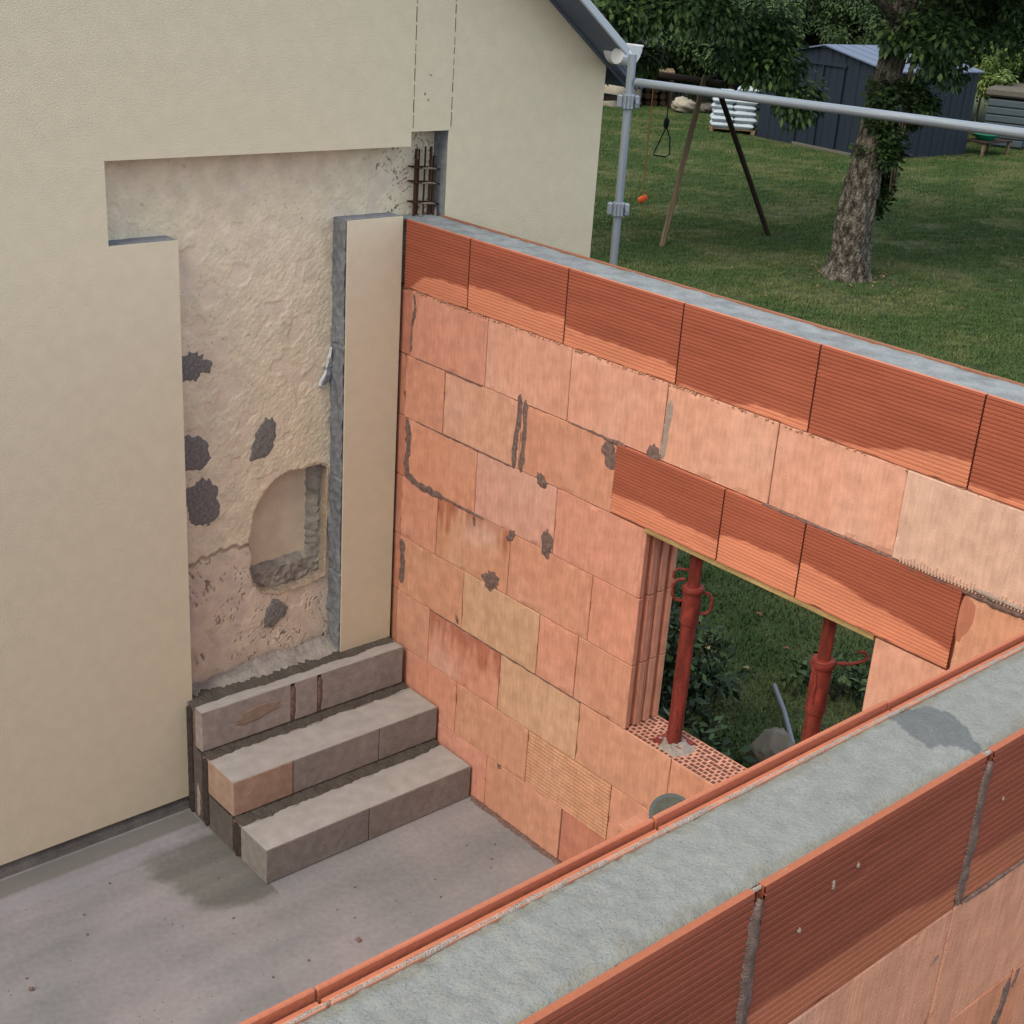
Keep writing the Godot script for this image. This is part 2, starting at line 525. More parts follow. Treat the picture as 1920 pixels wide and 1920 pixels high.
	M.bag = mat(Color8(172, 186, 198), 0.55, soft, 1.0)
	M.black = mat(Color8(26, 26, 28), 0.7)
	M.orange = mat(Color8(232, 96, 40), 0.5)
	M.rope = mat(Color8(140, 94, 56), 0.9)
	M.green_plastic = mat(Color8(28, 120, 90), 0.5)
	M.teal = mat(Color8(70, 84, 92), 0.6, soft, 1.0)
	M.stone = mat(Color8(104, 101, 94), 0.95, soft, 2.0, fine, 0.6)
	M.pale_stone = mat(Color8(176, 168, 154), 0.95, soft, 2.0, fine, 0.6)
	M.bucket = mat(Color8(84, 90, 92), 0.6, soft, 2.0)
	M.blue = mat(Color8(108, 114, 124), 0.5)
	M.cable = mat(Color8(40, 40, 44), 0.6)

# ------------------------------------------------------------------ ground, slab
func terrain() -> void:
	var g := MB.new()
	var n := 60
	var hf := func(x: float, z: float) -> float:
		var d := Vector2(x - 4, z + 2).length()
		return GROUND + 0.05 * noise_a.get_noise_2d(x * 8.0, z * 8.0) * clampf((d - 6.0) / 8.0, 0.0, 1.0)
	var ring := []
	var cuts := [-300.0, -120.0, -60.0, -40.0]
	for i in n + 1:
		cuts.append(-30.0 + i * 1.2)
	cuts.append_array([60.0, 120.0, 300.0])
	for z in cuts:
		var row := []
		for x in cuts:
			row.append(g.vert(Vector3(x, hf.call(x, z), z), Vector2(x, z)))
		ring.append(row)
	for j in cuts.size() - 1:
		for i in cuts.size() - 1:
			g.face(ring[j][i], ring[j + 1][i], ring[j + 1][i + 1], ring[j][i + 1])
	var lawn_tex := grain(1024, [[0.012, 81, 4, Vector2i(1, 1), 1.0], [0.1, 82, 3, Vector2i(1, 1), 0.6], [0.35, 83, 2, Vector2i(1, 1), 0.5]], Color8(56, 66, 40), Color8(96, 104, 66), 2.2, 0.006, Color8(150, 130, 90), 12)
	var m := mat(Color.WHITE, 0.95, lawn_tex, 0.25, relief(512, [[0.2, 84, 3, Vector2i(1, 1), 1.0]], 2.0), 3.0, false)
	structure(tag(build("lawn", g, m, self, true), "mown green lawn with bare patches around the big tree", "lawn"))
	# the cast floor: a slab with stains, trowel streaks and lime marks that lie in its surface
	var size := 1024
	var im := Image.create(size, size, false, Image.FORMAT_RGB8)
	var fine := layer(1024, 0.12, 91, 3)
	var broad := layer(1024, 0.006, 92, 4)
	var streak := layer(1024, 0.02, 93, 3, Vector2i(16, 1))
	var r := RandomNumberGenerator.new()
	r.seed = 31
	var by := PackedByteArray()
	by.resize(size * size * 3)
	for j in size:
		var z := j / 1024.0 * 4.096
		for i in size:
			var x := i / 1024.0 * 4.096 - 4.0
			var k := j * size + i
			var f := fine[k] / 255.0 - 0.5
			var b := broad[k] / 255.0 - 0.5
			var s := streak[k] / 255.0 - 0.5
			var c := Color(0.526, 0.518, 0.532) * (1.0 + 0.10 * f + 0.13 * b + 0.11 * s)
			c.r *= 1.0 + 0.06 * b
			# wet mortar washed out from the left end of the steps
			var p := Vector2((x + 1.20) / 0.27, (z - 0.42) / 0.33)
			var wob := p.length() + 0.55 * b + 0.3 * s + 0.05 * f
			if wob < 1.05 and x < -1.08:
				c = c.lerp(Color(0.405, 0.400, 0.392) * (1.0 + 0.10 * f + 0.25 * s), clampf((1.05 - wob) / 0.30, 0.0, 0.9))
			# trowelled lime streak in front of the old wall, and the dirty strip behind it
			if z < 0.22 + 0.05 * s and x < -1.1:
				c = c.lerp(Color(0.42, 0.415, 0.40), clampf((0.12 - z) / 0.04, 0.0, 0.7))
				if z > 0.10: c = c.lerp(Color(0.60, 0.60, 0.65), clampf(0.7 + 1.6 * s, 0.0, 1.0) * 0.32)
			if r.randf() < (0.004 if x < -1.45 and z > 1.0 and b > 0.08 else 0.0003): c = Color(0.25, 0.23, 0.22)
			by[k * 3] = int(clampf(c.r, 0, 1) * 255); by[k * 3 + 1] = int(clampf(c.g, 0, 1) * 255); by[k * 3 + 2] = int(clampf(c.b, 0, 1) * 255)
	im = Image.create_from_data(size, size, false, Image.FORMAT_RGB8, by)
	var fm := StandardMaterial3D.new()
	fm.albedo_texture = ImageTexture.create_from_image(im)
	fm.roughness = 0.78
	fm.metallic_specular = 0.35
	fm.heightmap_enabled = true
	fm.heightmap_texture = relief(512, [[0.02, 94, 4, Vector2i(1, 1), 1.0], [0.2, 95, 2, Vector2i(1, 1), 0.5]], 2.0)
	fm.heightmap_scale = 0.2
	var s := MB.new()
	var t := frame(Vector3(0, 0, 0), Vector3.RIGHT, Vector3.FORWARD)
	var q := func(x: float, z: float, y: float) -> int: return s.vert(Vector3(x, y, z), Vector2((x + 4.0) / 4.096, z / 4.096))
	s.face(q.call(-7.0, 3.66, 0.0), q.call(0.12, 3.66, 0.0), q.call(0.12, -0.15, 0.0), q.call(-7.0, -0.15, 0.0))
	s.face(q.call(-7.0, 3.82, -0.3), q.call(0.12, 3.82, -0.3), q.call(0.12, 3.66, 0.0), q.call(-7.0, 3.66, 0.0))
	s.face(q.call(-7.0, -0.15, -0.3), q.call(-7.0, 3.66, -0.3), q.call(-7.0, 3.66, 0.0), q.call(-7.0, -0.15, 0.0))
	var slab := build("floor_slab", s, fm)
	structure(tag(slab, "grey cast concrete floor slab with a dark damp stain beside the steps", "floor"))
	# crumbs of mortar lying on the slab
	var d := MB.new()
	for i in 70:
		var x := rng.randf_range(-2.3, -0.1)
		var z := rng.randf_range(0.15, 2.4)
		if x > -1.15 and z < 0.7: continue
		var e := rng.randf_range(0.0015, 0.004) * (2.2 if rng.randf() < 0.08 else 1.0)
		obox(d, Transform3D(Basis(Vector3(1, 0.3, 0.2).normalized(), rng.randf() * 6.0), Vector3(x, e * 0.5, z)), Vector3(e, e * 0.7, e * 1.3), e * 0.3)
	tag(build("mortar_crumbs", d, M.mortar), "dark crumbs of dried mortar scattered over the floor slab", "debris", "", "stuff")
	# joint of mortar between slab and long wall
	var j := MB.new()
	ribbon(j, frame(Vector3(0, 0.002, 0), Vector3.RIGHT, Vector3.FORWARD), [Vector2(-0.008, -0.66), Vector2(-0.010, -3.6)], 0.035, 0.008, 4, 0.5)
	tag(build("floor_joint", j, M.mortar), "grey mortar line where the floor slab meets the long brick wall", "mortar")

# ------------------------------------------------------------------ the house
func house() -> void:
	var h := thing("house", Vector3.ZERO, "cream rendered gable end of a house with a door-shaped cut-out in its insulation", "house")
	# insulation with its coat of render: one slab each, butted; foam body behind a cream skin
	var gable := func(x: float) -> float: return 3.184 + 0.718 * (1.121 - x) if x > -4.0 else 3.184 + 0.718 * (x + 9.121)
	var skins := [[-9.0, -1.346, -0.1, 9.9, 0.076], [-1.346, -1.067, 0, 2.55, 0.076], [-0.298, -0.015, 0, 2.567, 0.30], [-1.346, 0.014, 0, 9.9, 2.855], [0.014, 0.213, 0, 9.9, 2.915], [0.213, 1.118, 0, 9.9, -0.2]]
	for s in skins:
		var x0: float = s[0]
		var x1: float = s[1]
		var y0: float = s[4]
		var mb := MB.new()
		var fo := MB.new()
		var xs := [x0]
		if x0 < -4.0 and x1 > -4.0: xs.append(-4.0)
		xs.append(x1)
		for i in xs.size() - 1:
			var a: float = xs[i]
			var b: float = xs[i + 1]
			var ya: float = minf(s[3], gable.call(a))
			var yb: float = minf(s[3], gable.call(b))
			mb.quad(Vector3(a, y0, 0), Vector3(b, y0, 0), Vector3(b, yb, 0), Vector3(a, ya, 0))
			mb.quad(Vector3(a, y0, -0.006), Vector3(b, y0, -0.006), Vector3(b, y0, 0), Vector3(a, y0, 0))
			mb.quad(Vector3(a, ya, 0), Vector3(b, yb, 0), Vector3(b, yb, -0.006), Vector3(a, ya, -0.006))
			fo.quad(Vector3(a, y0, -0.115), Vector3(b, y0, -0.115), Vector3(b, y0 , -0.006), Vector3(a, y0, -0.006))
			fo.quad(Vector3(a, ya, -0.006), Vector3(b, yb, -0.006), Vector3(b, yb, -0.115), Vector3(a, ya, -0.115))
			if i == 0:
				mb.quad(Vector3(a, y0, -0.006), Vector3(a, y0, 0), Vector3(a, ya, 0), Vector3(a, ya, -0.006))
				fo.quad(Vector3(a, y0, -0.115), Vector3(a, y0, -0.006), Vector3(a, ya, -0.006), Vector3(a, ya, -0.115))
			if i == xs.size() - 2:
				mb.quad(Vector3(b, y0, 0), Vector3(b, y0, -0.006), Vector3(b, yb, -0.006), Vector3(b, yb, 0))
				fo.quad(Vector3(b, y0, -0.006), Vector3(b, y0, -0.115), Vector3(b, yb, -0.115), Vector3(b, yb, -0.006))
		var sk := build("insulation_panel", mb, M.stucco, h)
		build("foam_core", fo, M.foam, sk)
	# torn, slightly uneven foam edge of the strip beside the long wall, with the joints of its boards
	var edge := MB.new()
	var te := frame(Vector3(-0.299, 0, 0), Vector3.BACK, Vector3.UP)
	sheet(edge, te, -0.10, -0.007, 0.56, 2.566, 0.012,
		func(a: float, b: float) -> float: return 0.004 + 0.006 * noise_b.get_noise_2d(a * 2500.0, b * 1500.0) + (0.018 * maxf(0.0, noise_a.get_noise_2d(b * 900.0, 40.0)) if a < -0.085 else 0.0) - (0.006 if absf(b - 2.03) < 0.006 or absf(b - 1.42) < 0.006 or absf(b - 0.95) < 0.006 else 0.0),
		func(a: float, b: float) -> Color: return Color(1, 1, 1) * (0.86 + 0.2 * noise_a.get_noise_2d(a * 800.0, b * 400.0)))
	tag(build("torn_foam_edge", edge, M.foam, h), "grey torn foam edge of the narrow insulation strip", "")
	# rough old render, with a hole knocked through it
	var hole := PackedVector2Array([Vector2(-0.700, 0.985), Vector2(-0.715, 1.06), Vector2(-0.700, 1.12), Vector2(-0.725, 1.18), Vector2(-0.705, 1.24), Vector2(-0.695, 1.32), Vector2(-0.655, 1.385), Vector2(-0.603, 1.438), Vector2(-0.56, 1.462), Vector2(-0.522, 1.474), Vector2(-0.43, 1.472), Vector2(-0.35, 1.478), Vector2(-0.318, 1.45), Vector2(-0.322, 1.2), Vector2(-0.325, 0.93), Vector2(-0.43, 0.905), Vector2(-0.56, 0.90), Vector2(-0.655, 0.925)])
	var old := MB.new()
	var x0 := -1.40
	var x1 := 0.26
	var y0 := 0.35
	var y1 := 2.96
	var cell := 0.005
	var nx := int((x1 - x0) / cell)
	var ny := int((y1 - y0) / cell)
	var rows := []
	var smooth_below := func(x: float, y: float) -> float: return clampf((1.175 + 0.10 * (x + 0.9) + 0.03 * noise_b.get_noise_2d(x * 900.0, 3.0) - y) / 0.03, 0.0, 1.0)
	for j in ny + 1:
		var row := PackedInt32Array()
		var y := y0 + j * cell
		for i in nx + 1:
			var x := x0 + i * cell
			var sm: float = smooth_below.call(x, y)
			var bump := 0.0034 * noise_d.get_noise_2d(x * 1650.0, y * 1650.0) + 0.0012 * noise_b.get_noise_2d(x * 6500.0, y * 6500.0)
			bump += 0.002 * noise_a.get_noise_2d(x * 600.0, y * 600.0)
			var scrape := noise_a.get_noise_2d(x * 420.0 + 900.0, y * 420.0)       # patches where the top coat was scraped or pulled off
			var bare := clampf((scrape - 0.22) / 0.08, 0.0, 1.0)
			var z := -0.100 + bump * (1.0 - 0.75 * maxf(sm, bare)) - 0.003 * bare - 0.004 * sm
			var cut := noise_b.get_noise_2d(x * 1500.0, y * 700.0 + x * 900.0)
			var c := rgb(224, 212, 186) * (1.0 + 0.05 * noise_a.get_noise_2d(x * 500.0, y * 500.0))
			c = c.lerp(rgb(222, 203, 187), maxf(0.35 * bare, 0.45 * sm))
			c = c.lerp(rgb(204, 188, 178), 0.55 * sm * clampf(0.5 + 1.4 * noise_a.get_noise_2d(x * 900.0 + 50.0, y * 700.0), 0.0, 1.0))
			if sm > 0.5 and absf(cut) < 0.045 and noise_a.get_noise_2d(x * 500.0, y * 500.0 + 70.0) > 0.02:      # scratches
				z -= 0.004
				c = c.lerp(rgb(96, 82, 76), 0.7)
			if absf(sm - 0.5) < 0.35 and x < -0.70:
				z -= 0.005
				c = c.lerp(rgb(110, 96, 88), 0.45)
			if x > -0.03 - 0.16 * absf(noise_b.get_noise_2d(y * 600.0, 9.0)) and absf(noise_b.get_noise_2d(x * 2600.0, y * 1800.0)) < 0.05 and noise_a.get_noise_2d(x * 900.0, y * 900.0) > -0.05 and y > 2.57:       # black smears of tar by the bars
				c = c.lerp(rgb(48, 44, 42), 0.85)
			if noise_b.get_noise_2d(x * 2600.0 + 400.0, y * 2600.0) > 0.68:
				c = c.lerp(rgb(150, 135, 115), 0.45)
			c.a = 1.0
			row.append(old.vert(Vector3(x, y, z), Vector2(x, -y), c))
		rows.append(row)
	for j in ny:
		for i in nx:
			var p := Vector2(x0 + (i + 0.5) * cell, y0 + (j + 0.5) * cell)
			if p.y > 0.86 and p.y < 1.5 and p.x < -0.3 and p.x > -0.75 and Geometry2D.is_point_in_polygon(p, hole):
				continue
			old.face(rows[j][i], rows[j][i + 1], rows[j + 1][i + 1], rows[j + 1][i])
	var body := build("exposed_render", old, M.render_old, h, true)
	# broken rim of the hole, the mortar bed at its right and foot, the pale board at its back
	var rim := MB.new()
	var last := []
	var big := PackedVector2Array()
	for i in hole.size():
		var a := hole[i]
		var b := hole[(i + 1) % hole.size()]
		for k in 6:
			big.append(a.lerp(b, k / 6.0))
	for i in big.size() + 1:
		var p := big[i % big.size()]
		var row := []
		for k in 6:
			var q := p + (Vector2(-0.52, 1.18) - p) * (-0.02 + 0.016 * k + 0.030 * noise_b.get_noise_2d((i % big.size()) * 60.0, k * 90.0))
			row.append(rim.vert(Vector3(q.x, q.y, -0.096 - 0.018 * k), q, rgb(188, 168, 145).lerp(rgb(158, 148, 136), k / 5.0)))
		if i > 0:
			for k in 5:
				rim.face(last[k], last[k + 1], row[k + 1], row[k])
		last = row
	build("hole_rim", rim, M.concrete, h)
	var bed := MB.new()
	sheet(bed, frame(Vector3(0, 0, -0.150), Vector3.RIGHT, Vector3.UP), -0.74, -0.29, 0.86, 1.53, 0.008,
		func(a: float, b: float) -> float:
			var e := maxf((a + 0.400) / 0.06, (1.040 + 0.05 * (a + 0.6) - b) / 0.04)
			return -0.05 + 0.055 * clampf(e, 0.0, 1.0) + 0.008 * noise_b.get_noise_2d(a * 2500.0, b * 2500.0) + 0.006 * noise_a.get_noise_2d(a * 1200.0, b * 900.0),
		func(a: float, b: float) -> Color: return rgb(178, 171, 160) * (0.85 + 0.3 * noise_a.get_noise_2d(a * 1500.0, b * 1500.0)))
	build("mortar_bed", bed, M.concrete, h)
	var back := MB.new()
	box(back, Vector3(-0.80, 0.85, -0.205), Vector3(-0.25, 1.56, -0.182))
	build("backing_board", back, M.board, h)
	# round dabs of adhesive left where the insulation was glued
	var dabs := [[-0.962, 2.015, 0.080, 0.062, 0.3, 0.45], [-0.992, 1.640, 0.095, 0.088, 0.0, 0.2], [-0.932, 1.420, 0.085, 0.112, 0.1, 0.16], [-0.641, 1.640, 0.064, 0.104, -0.35, 0.16], [-0.590, 0.790, 0.080, 0.062, 0.35, 0.35]]
	for i in dabs.size():
		var d: Array = dabs[i]
		var mb := MB.new()
		blob(mb, frame(Vector3(d[0], d[1], -0.099), Vector3.RIGHT, Vector3.UP), d[2], d[3], 0.0040, 20 + i, d[5] * 1.5 + 0.1, Color.WHITE, 0.5, d[4])
		build("adhesive_dab", mb, M.glue, body, true)
	# a torn flap of foam and its pale facing left on the edge of the cut
	var flap := MB.new()
	var tf := frame(Vector3(0, 0, -0.094), Vector3.RIGHT, Vector3.UP)
	ribbon(flap, tf, [Vector2(-0.312, 1.935), Vector2(-0.325, 1.885), Vector2(-0.356, 1.846)], 0.034, 0.012, 81, 0.5)
	build("torn_foam_flap", flap, M.foam, h)
	var skinflap := MB.new()
	ribbon(skinflap, tf, [Vector2(-0.309, 2.01), Vector2(-0.322, 1.955), Vector2(-0.340, 1.895), Vector2(-0.366, 1.846), Vector2(-0.335, 1.838)], 0.012, 0.009, 82, 0.6)
	build("torn_facing", skinflap, M.white, h)
	# dashed saw marks scored for the chase that continues the wall upward
	for x in [0.020, 0.221]:
		var mb := MB.new()
		var y := 2.93
		while y < 3.75:
			var l := rng.randf_range(0.025, 0.06)
			box(mb, Vector3(x - 0.001 + rng.randf_range(-0.001, 0.001), y, -0.003), Vector3(x + 0.0012, y + l, 0.0012))
			y += l + rng.randf_range(0.006, 0.02)
		build("scored_line", mb, M.cable, h)
	for i in 4:
		var scuff := MB.new()
		blob(scuff, frame(Vector3(0.090 + rng.randf_range(-0.02, 0.03), 3.09 + rng.randf_range(-0.05, 0.06), 0), Vector3.RIGHT, Vector3.UP), rng.randf_range(0.002, 0.005), rng.randf_range(0.003, 0.007), 0.0012, 60 + i, 0.5)
		build("chipped_spot", scuff, M.mortar, h)
	var plinth := MB.new()
	sheet(plinth, frame(Vector3(0, 0.054, 0), Vector3.RIGHT, Vector3.FORWARD), -6.9, -1.09, 0.014, 0.118, 0.02,
		func(x: float, y: float) -> float: return 0.004 * noise_b.get_noise_2d(x * 900.0, y * 900.0) - 0.03 * clampf((0.030 - y) / 0.016, 0.0, 1.0),
		func(x: float, y: float) -> Color: return rgb(140, 138, 134) * (1.0 + 0.2 * noise_a.get_noise_2d(x * 300.0, y * 500.0)))
	sheet(plinth, frame(Vector3(0, 0, -0.012), Vector3.RIGHT, Vector3.UP), -6.9, -1.09, 0.0, 0.030, 0.02,
		func(x: float, y: float) -> float: return -0.002 + 0.003 * noise_b.get_noise_2d(x * 900.0, y * 900.0),
		func(x: float, y: float) -> Color: return rgb(140, 138, 134) * (1.0 + 0.2 * noise_a.get_noise_2d(x * 300.0, y * 500.0)))
	build("plinth", plinth, M.concrete, h, true)
	# masonry body behind the insulation, roof with its overhang
	var core := MB.new()
	box(core, Vector3(-9.0, -0.3, -8.0), Vector3(-1.42, 2.9, -0.118))
	box(core, Vector3(0.27, -0.3, -8.0), Vector3(1.10, 2.9, -0.118))
	box(core, Vector3(-1.42, -0.3, -8.0), Vector3(0.27, 2.9, -0.215))
	var pts := [Vector2(-9.0, 2.9), Vector2(1.1, 2.9), Vector2(1.1, 3.16), Vector2(-4.0, 6.8), Vector2(-9.0, 3.2)]
	for i in range(1, 4):
		core.face(core.vert(Vector3(pts[0].x, pts[0].y, -0.118)), core.vert(Vector3(pts[i].x, pts[i].y, -0.118)), core.vert(Vector3(pts[i + 1].x, pts[i + 1].y, -0.118)), core.vert(Vector3(pts[0].x, pts[0].y, -0.118)))
	box(core, Vector3(1.10, -0.3, -8.0), Vector3(1.117, 3.1, -0.116))
	build("masonry_wall", core, M.stucco, h)
	var slope := Vector3(0.8123, -0.5832, 0)        # down the right-hand slope
	var up := Vector3(0.5832, 0.8123, 0)
	var foot := Vector3(1.118, 3.186, 0)
	var soffit := MB.new()
	var tq := Transform3D(Basis(slope, up, slope.cross(up)), foot)
	var bx := func(mb: MB, a: Vector3, b: Vector3, c: float) -> void: obox(mb, tq * Transform3D(Basis(), (a + b) / 2.0), (b - a).abs() / 2.0, c)
	bx.call(soffit, Vector3(-6.3, 0.0, 0.001), Vector3(-0.09, 0.018, 0.195), 0.002)
	bx.call(soffit, Vector3(-0.0895, 0.0, 0.001), Vector3(0.19, 0.018, 0.06), 0.002)
	bx.call(soffit, Vector3(-6.3, -0.012, 0.001), Vector3(0.19, 0.0, 0.016), 0.002)
	build("verge_soffit", soffit, M.slate, h)
	var barge := MB.new()
	bx.call(barge, Vector3(-6.3, -0.004, 0.195), Vector3(-0.10, 0.030, 0.209), 0.005)
	build("bargeboard", barge, M.trim, h)
	var roof := MB.new()
	bx.call(roof, Vector3(-6.3, 0.018, -8.2), Vector3(-0.09, 0.034, 0.194), 0.004)
	bx.call(roof, Vector3(-0.0895, 0.018, -8.2), Vector3(0.22, 0.034, 0.059), 0.004)
	var tl := Transform3D(Basis(Vector3(-slope.x, slope.y, 0), Vector3(-up.x, up.y, 0), Vector3(0, 0, -1)).orthonormalized(), Vector3(-9.12, 3.186, 0))
	obox(roof, tl * Transform3D(Basis(), Vector3(-3.15, 0.039, 4.0)), Vector3(3.2, 0.021, 4.17), 0.004)
	build("roof", roof, M.slate, h)
	var eave := MB.new()
	box(eave, Vector3(1.118, 3.02, -8.0), Vector3(1.25, 3.04, 0.0), 0.003)
	build("eave_soffit", eave, M.wood_dark, h)
	# white half-round gutter along the eave, with its stop end, and a short outlet pipe
	var gut := MB.new()
	var prev := []
	for k in 13:
		var a := PI + PI * k / 12.0
		var row := []
		for z in [0.165, 0.062]:
			row.append(gut.vert(Vector3(1.100 + 0.074 * cos(a), 3.275 + 0.085 * sin(a), z), Vector2(k * 0.02, z)))
		if k > 0:
			gut.face(prev[0], prev[1], row[1], row[0])
		prev = row
	var gc := gut.vert(Vector3(1.100, 3.275, 0.165))
	for k in 12:
		var a := PI + PI * k / 12.0
		var b := PI + PI * (k + 1) / 12.0
		gut.tri(gc, gut.vert(Vector3(1.100 + 0.074 * cos(a), 3.275 + 0.085 * sin(a), 0.165)), gut.vert(Vector3(1.100 + 0.074 * cos(b), 3.275 + 0.085 * sin(b), 0.165)))
	box(gut, Vector3(1.022, 3.272, 0.062), Vector3(1.028, 3.281, 0.168), 0.001)
	box(gut, Vector3(1.172, 3.272, 0.062), Vector3(1.178, 3.281, 0.168), 0.001)
	build("gutter", gut, M.white, h)
	var out := MB.new()
	tube(out, [Vector3(1.005, 3.235, 0.175), Vector3(1.075, 3.228, 0.165)], [0.034])
	build("gutter_outlet", out, M.white, h, true)

# ------------------------------------------------------------------ long wall of hollow clay blocks
const SALMON := Vector3(212, 153, 128)
const PINK := Vector3(216, 164, 143)
const ORANGE := Vector3(207, 152, 126)
const CREAM := Vector3(210, 163, 136)
const RUST := Vector3(190, 128, 106)

func tone(v: Vector3) -> Color:
	return rgb(v.x, v.y, v.z)

func long_wall() -> void:
	var w := thing("long_brick_wall", Vector3.ZERO, "salmon clay block wall with a window opening, running away to the house", "wall")
	var t := frame(Vector3(0, 0, 0), Vector3.BACK, Vector3.UP)
	var thick := 0.195
	var ys := [0.0, 0.266, 0.533, 0.815, 1.100, 1.392, 1.680, 1.966, 2.260]
	var rows := [      # bottom up: joints along the wall, and one letter a block
		[[-0.09, 0.24, 0.742, 1.242, 1.742, 2.242, 2.742, 3.242, 3.62], "psorpsop"],
		[[-0.09, 0.10, 0.501, 1.000, 1.510, 2.010, 2.510, 3.010, 3.62], "pssgsops"],
		[[-0.09, 0.030, 0.280, 0.786, 1.289, 1.800, 2.300, 2.800, 3.300, 3.62], "rsdcoospp"],
		[[-0.09, 0.038, 0.509, 1.013, 1.245, 1.535, 2.565, 3.060, 3.62], "roCss-ps"],
		[[-0.09, 0.035, 0.303, 0.797, 1.293, 1.535, 2.565, 2.800, 3.300, 3.62], "rsdOs-pps"],
		[[-0.09, 0.048, 0.553, 1.055, 1.535, 2.565, 3.060, 3.62], "rsps-ps"],
		[[-0.09, 0.035, 0.312, 0.812, 1.355, 2.835, 3.330, 3.62], "rspo-sp"],
		[[-0.09, 0.062, 0.574, 1.073, 1.573, 2.073, 2.573, 3.070, 3.62], "rspPPPYp"],
	]
	var n := 0
	for r in rows.size():
		var js: Array = rows[r][0]
		var kinds: String = rows[r][1]
		for i in kinds.length():
			var k := kinds[i]
			if k == "-": continue
			n += 1
			var p := {"seed": n, "comb": 0.03, "pale": 0.10}
			var c := SALMON
			match k:
				"p", "P": c = PINK; p.pale = 0.2
				"o", "O": c = ORANGE; p.comb = 0.03
				"c", "C", "Y": c = CREAM; p.comb = 0.04
				"r": c = RUST; p.comb = 0.1
				"d": c = SALMON; p.comb = 0.09; p.damp = 0.38; p.pale = 0.45
				"g": c = CREAM - Vector3(6, 8, 10); p.waffle = true
			if k == "P": p.comb = 0.05
			if k == "Y": c = Vector3(216, 178, 157); p.comb = 0.08; p.pale = 0.4
			var base := tone(c + Vector3(rng.randf_range(-3, 3), rng.randf_range(-3, 3), rng.randf_range(-3, 3)))
			var u0: float = js[i] + 0.0018
			var u1: float = js[i + 1] - 0.0018
			var v0: float = ys[r] + 0.0012
			var v1: float = ys[r + 1] - 0.0014
			var proud := rng.randf_range(-0.0012, 0.0015) + (0.005 if k == "Y" else 0.0) - (0.004 if k == "r" else 0.0)
			if r == 2 and u1 > 1.54 and u0 < 2.6: p.open_top = true
			var mb := MB.new()
			brick(mb, t.translated_local(Vector3(0, 0, proud)), u0, u1, v0, v1, thick, base, p)
			if absf(u1 - 1.5332) < 0.01 and r >= 3 and r <= 5:       # ribbed end face of the blocks at the window jamb
				for e in [[0.001, 0.026], [0.052, 0.083], [0.108, 0.140], [0.165, 0.194]]:
					box(mb, Vector3(e[0], v0 + 0.001, u1 - 0.004), Vector3(e[1], v1 - 0.001, u1 + 0.014), 0.002, base * 0.97)
				box(mb, Vector3(0.090, v0 + 0.001, u1 - 0.004), Vector3(0.101, v1 - 0.001, u1 + 0.007), 0.001, base * 0.95)
			if k == "Y":      # ragged comb of broken webs along the foot of the pale block
				var z: float = u0 + 0.03
				while z < u1 - 0.01:
					box(mb, Vector3(-0.0098, v0 - 0.004, z), Vector3(-0.004, v0 + rng.randf_range(0.014, 0.028), z + 0.0052), 0.001, base)
					z += rng.randf_range(0.0105, 0.0125)
			build("brick", mb, M.clay, w)
	# ring-beam blocks at the top, lintel blocks over the window
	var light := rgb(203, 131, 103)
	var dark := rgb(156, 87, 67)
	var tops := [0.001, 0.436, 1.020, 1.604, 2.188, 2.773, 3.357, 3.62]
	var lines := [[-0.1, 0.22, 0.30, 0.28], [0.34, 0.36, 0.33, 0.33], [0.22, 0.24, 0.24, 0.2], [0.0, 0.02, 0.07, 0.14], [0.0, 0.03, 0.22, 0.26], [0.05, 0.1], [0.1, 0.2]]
	for i in 7:
		var mb := MB.new()
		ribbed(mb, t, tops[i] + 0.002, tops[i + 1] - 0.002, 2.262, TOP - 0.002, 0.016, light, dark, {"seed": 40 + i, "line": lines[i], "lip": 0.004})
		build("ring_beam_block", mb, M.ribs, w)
	var lint := [[1.357, 1.892, [0.28, 0.3, 0.26]], [1.892, 2.243, [0.36, 0.45, 0.42, 0.4]], [2.243, 2.832, [0.50, 0.42, 0.34, 0.22]]]
	for l in lint:
		var mb := MB.new()
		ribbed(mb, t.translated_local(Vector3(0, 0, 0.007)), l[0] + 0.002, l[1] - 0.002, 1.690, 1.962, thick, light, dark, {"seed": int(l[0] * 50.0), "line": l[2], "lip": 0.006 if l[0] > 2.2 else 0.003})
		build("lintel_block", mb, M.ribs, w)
	# dark oval soaked into the block right of the lintel
	var oval := MB.new()
	blob(oval, frame(Vector3(-0.0008, 1.875, 2.858), Vector3.BACK, Vector3.UP), 0.036, 0.095, 0.0008, 71, 0.15, rgb(188, 124, 102), 0.0, -0.10)
	build("damp_patch", oval, M.clay_smooth, w, true)
	# what fills the joints
	var core := MB.new()
	for c in [[0.002, 0.812, -0.088, 3.60], [0.812, 1.69, -0.088, 1.50], [0.812, 1.69, 2.60, 3.60], [1.70, 2.255, -0.088, 1.36], [1.97, 2.255, 1.36, 2.83], [1.70, 2.255, 2.83, 3.60]]:
		box(core, Vector3(0.0065, c[0], c[2]), Vector3(0.188, c[1], c[3]))
	build("mortar_joint", core, M.mortar_core, w)
	# concrete poured into the ring beam, its far shuttering skin
	var top := MB.new()
	var ct := rgb(150, 156, 160)
	sheet(top, frame(Vector3(0, TOP, 0), Vector3.RIGHT, Vector3.FORWARD), 0.010, 0.186, -3.62, 0.09, 0.012,
		func(a: float, b: float) -> float: return -0.004 + 0.004 * noise_b.get_noise_2d(a * 1500.0, b * 900.0) + 0.004 * noise_a.get_noise_2d(a * 400.0, b * 300.0),
		func(a: float, b: float) -> Color: return ct * (1.0 + 0.16 * noise_a.get_noise_2d(a * 500.0, b * 200.0)))
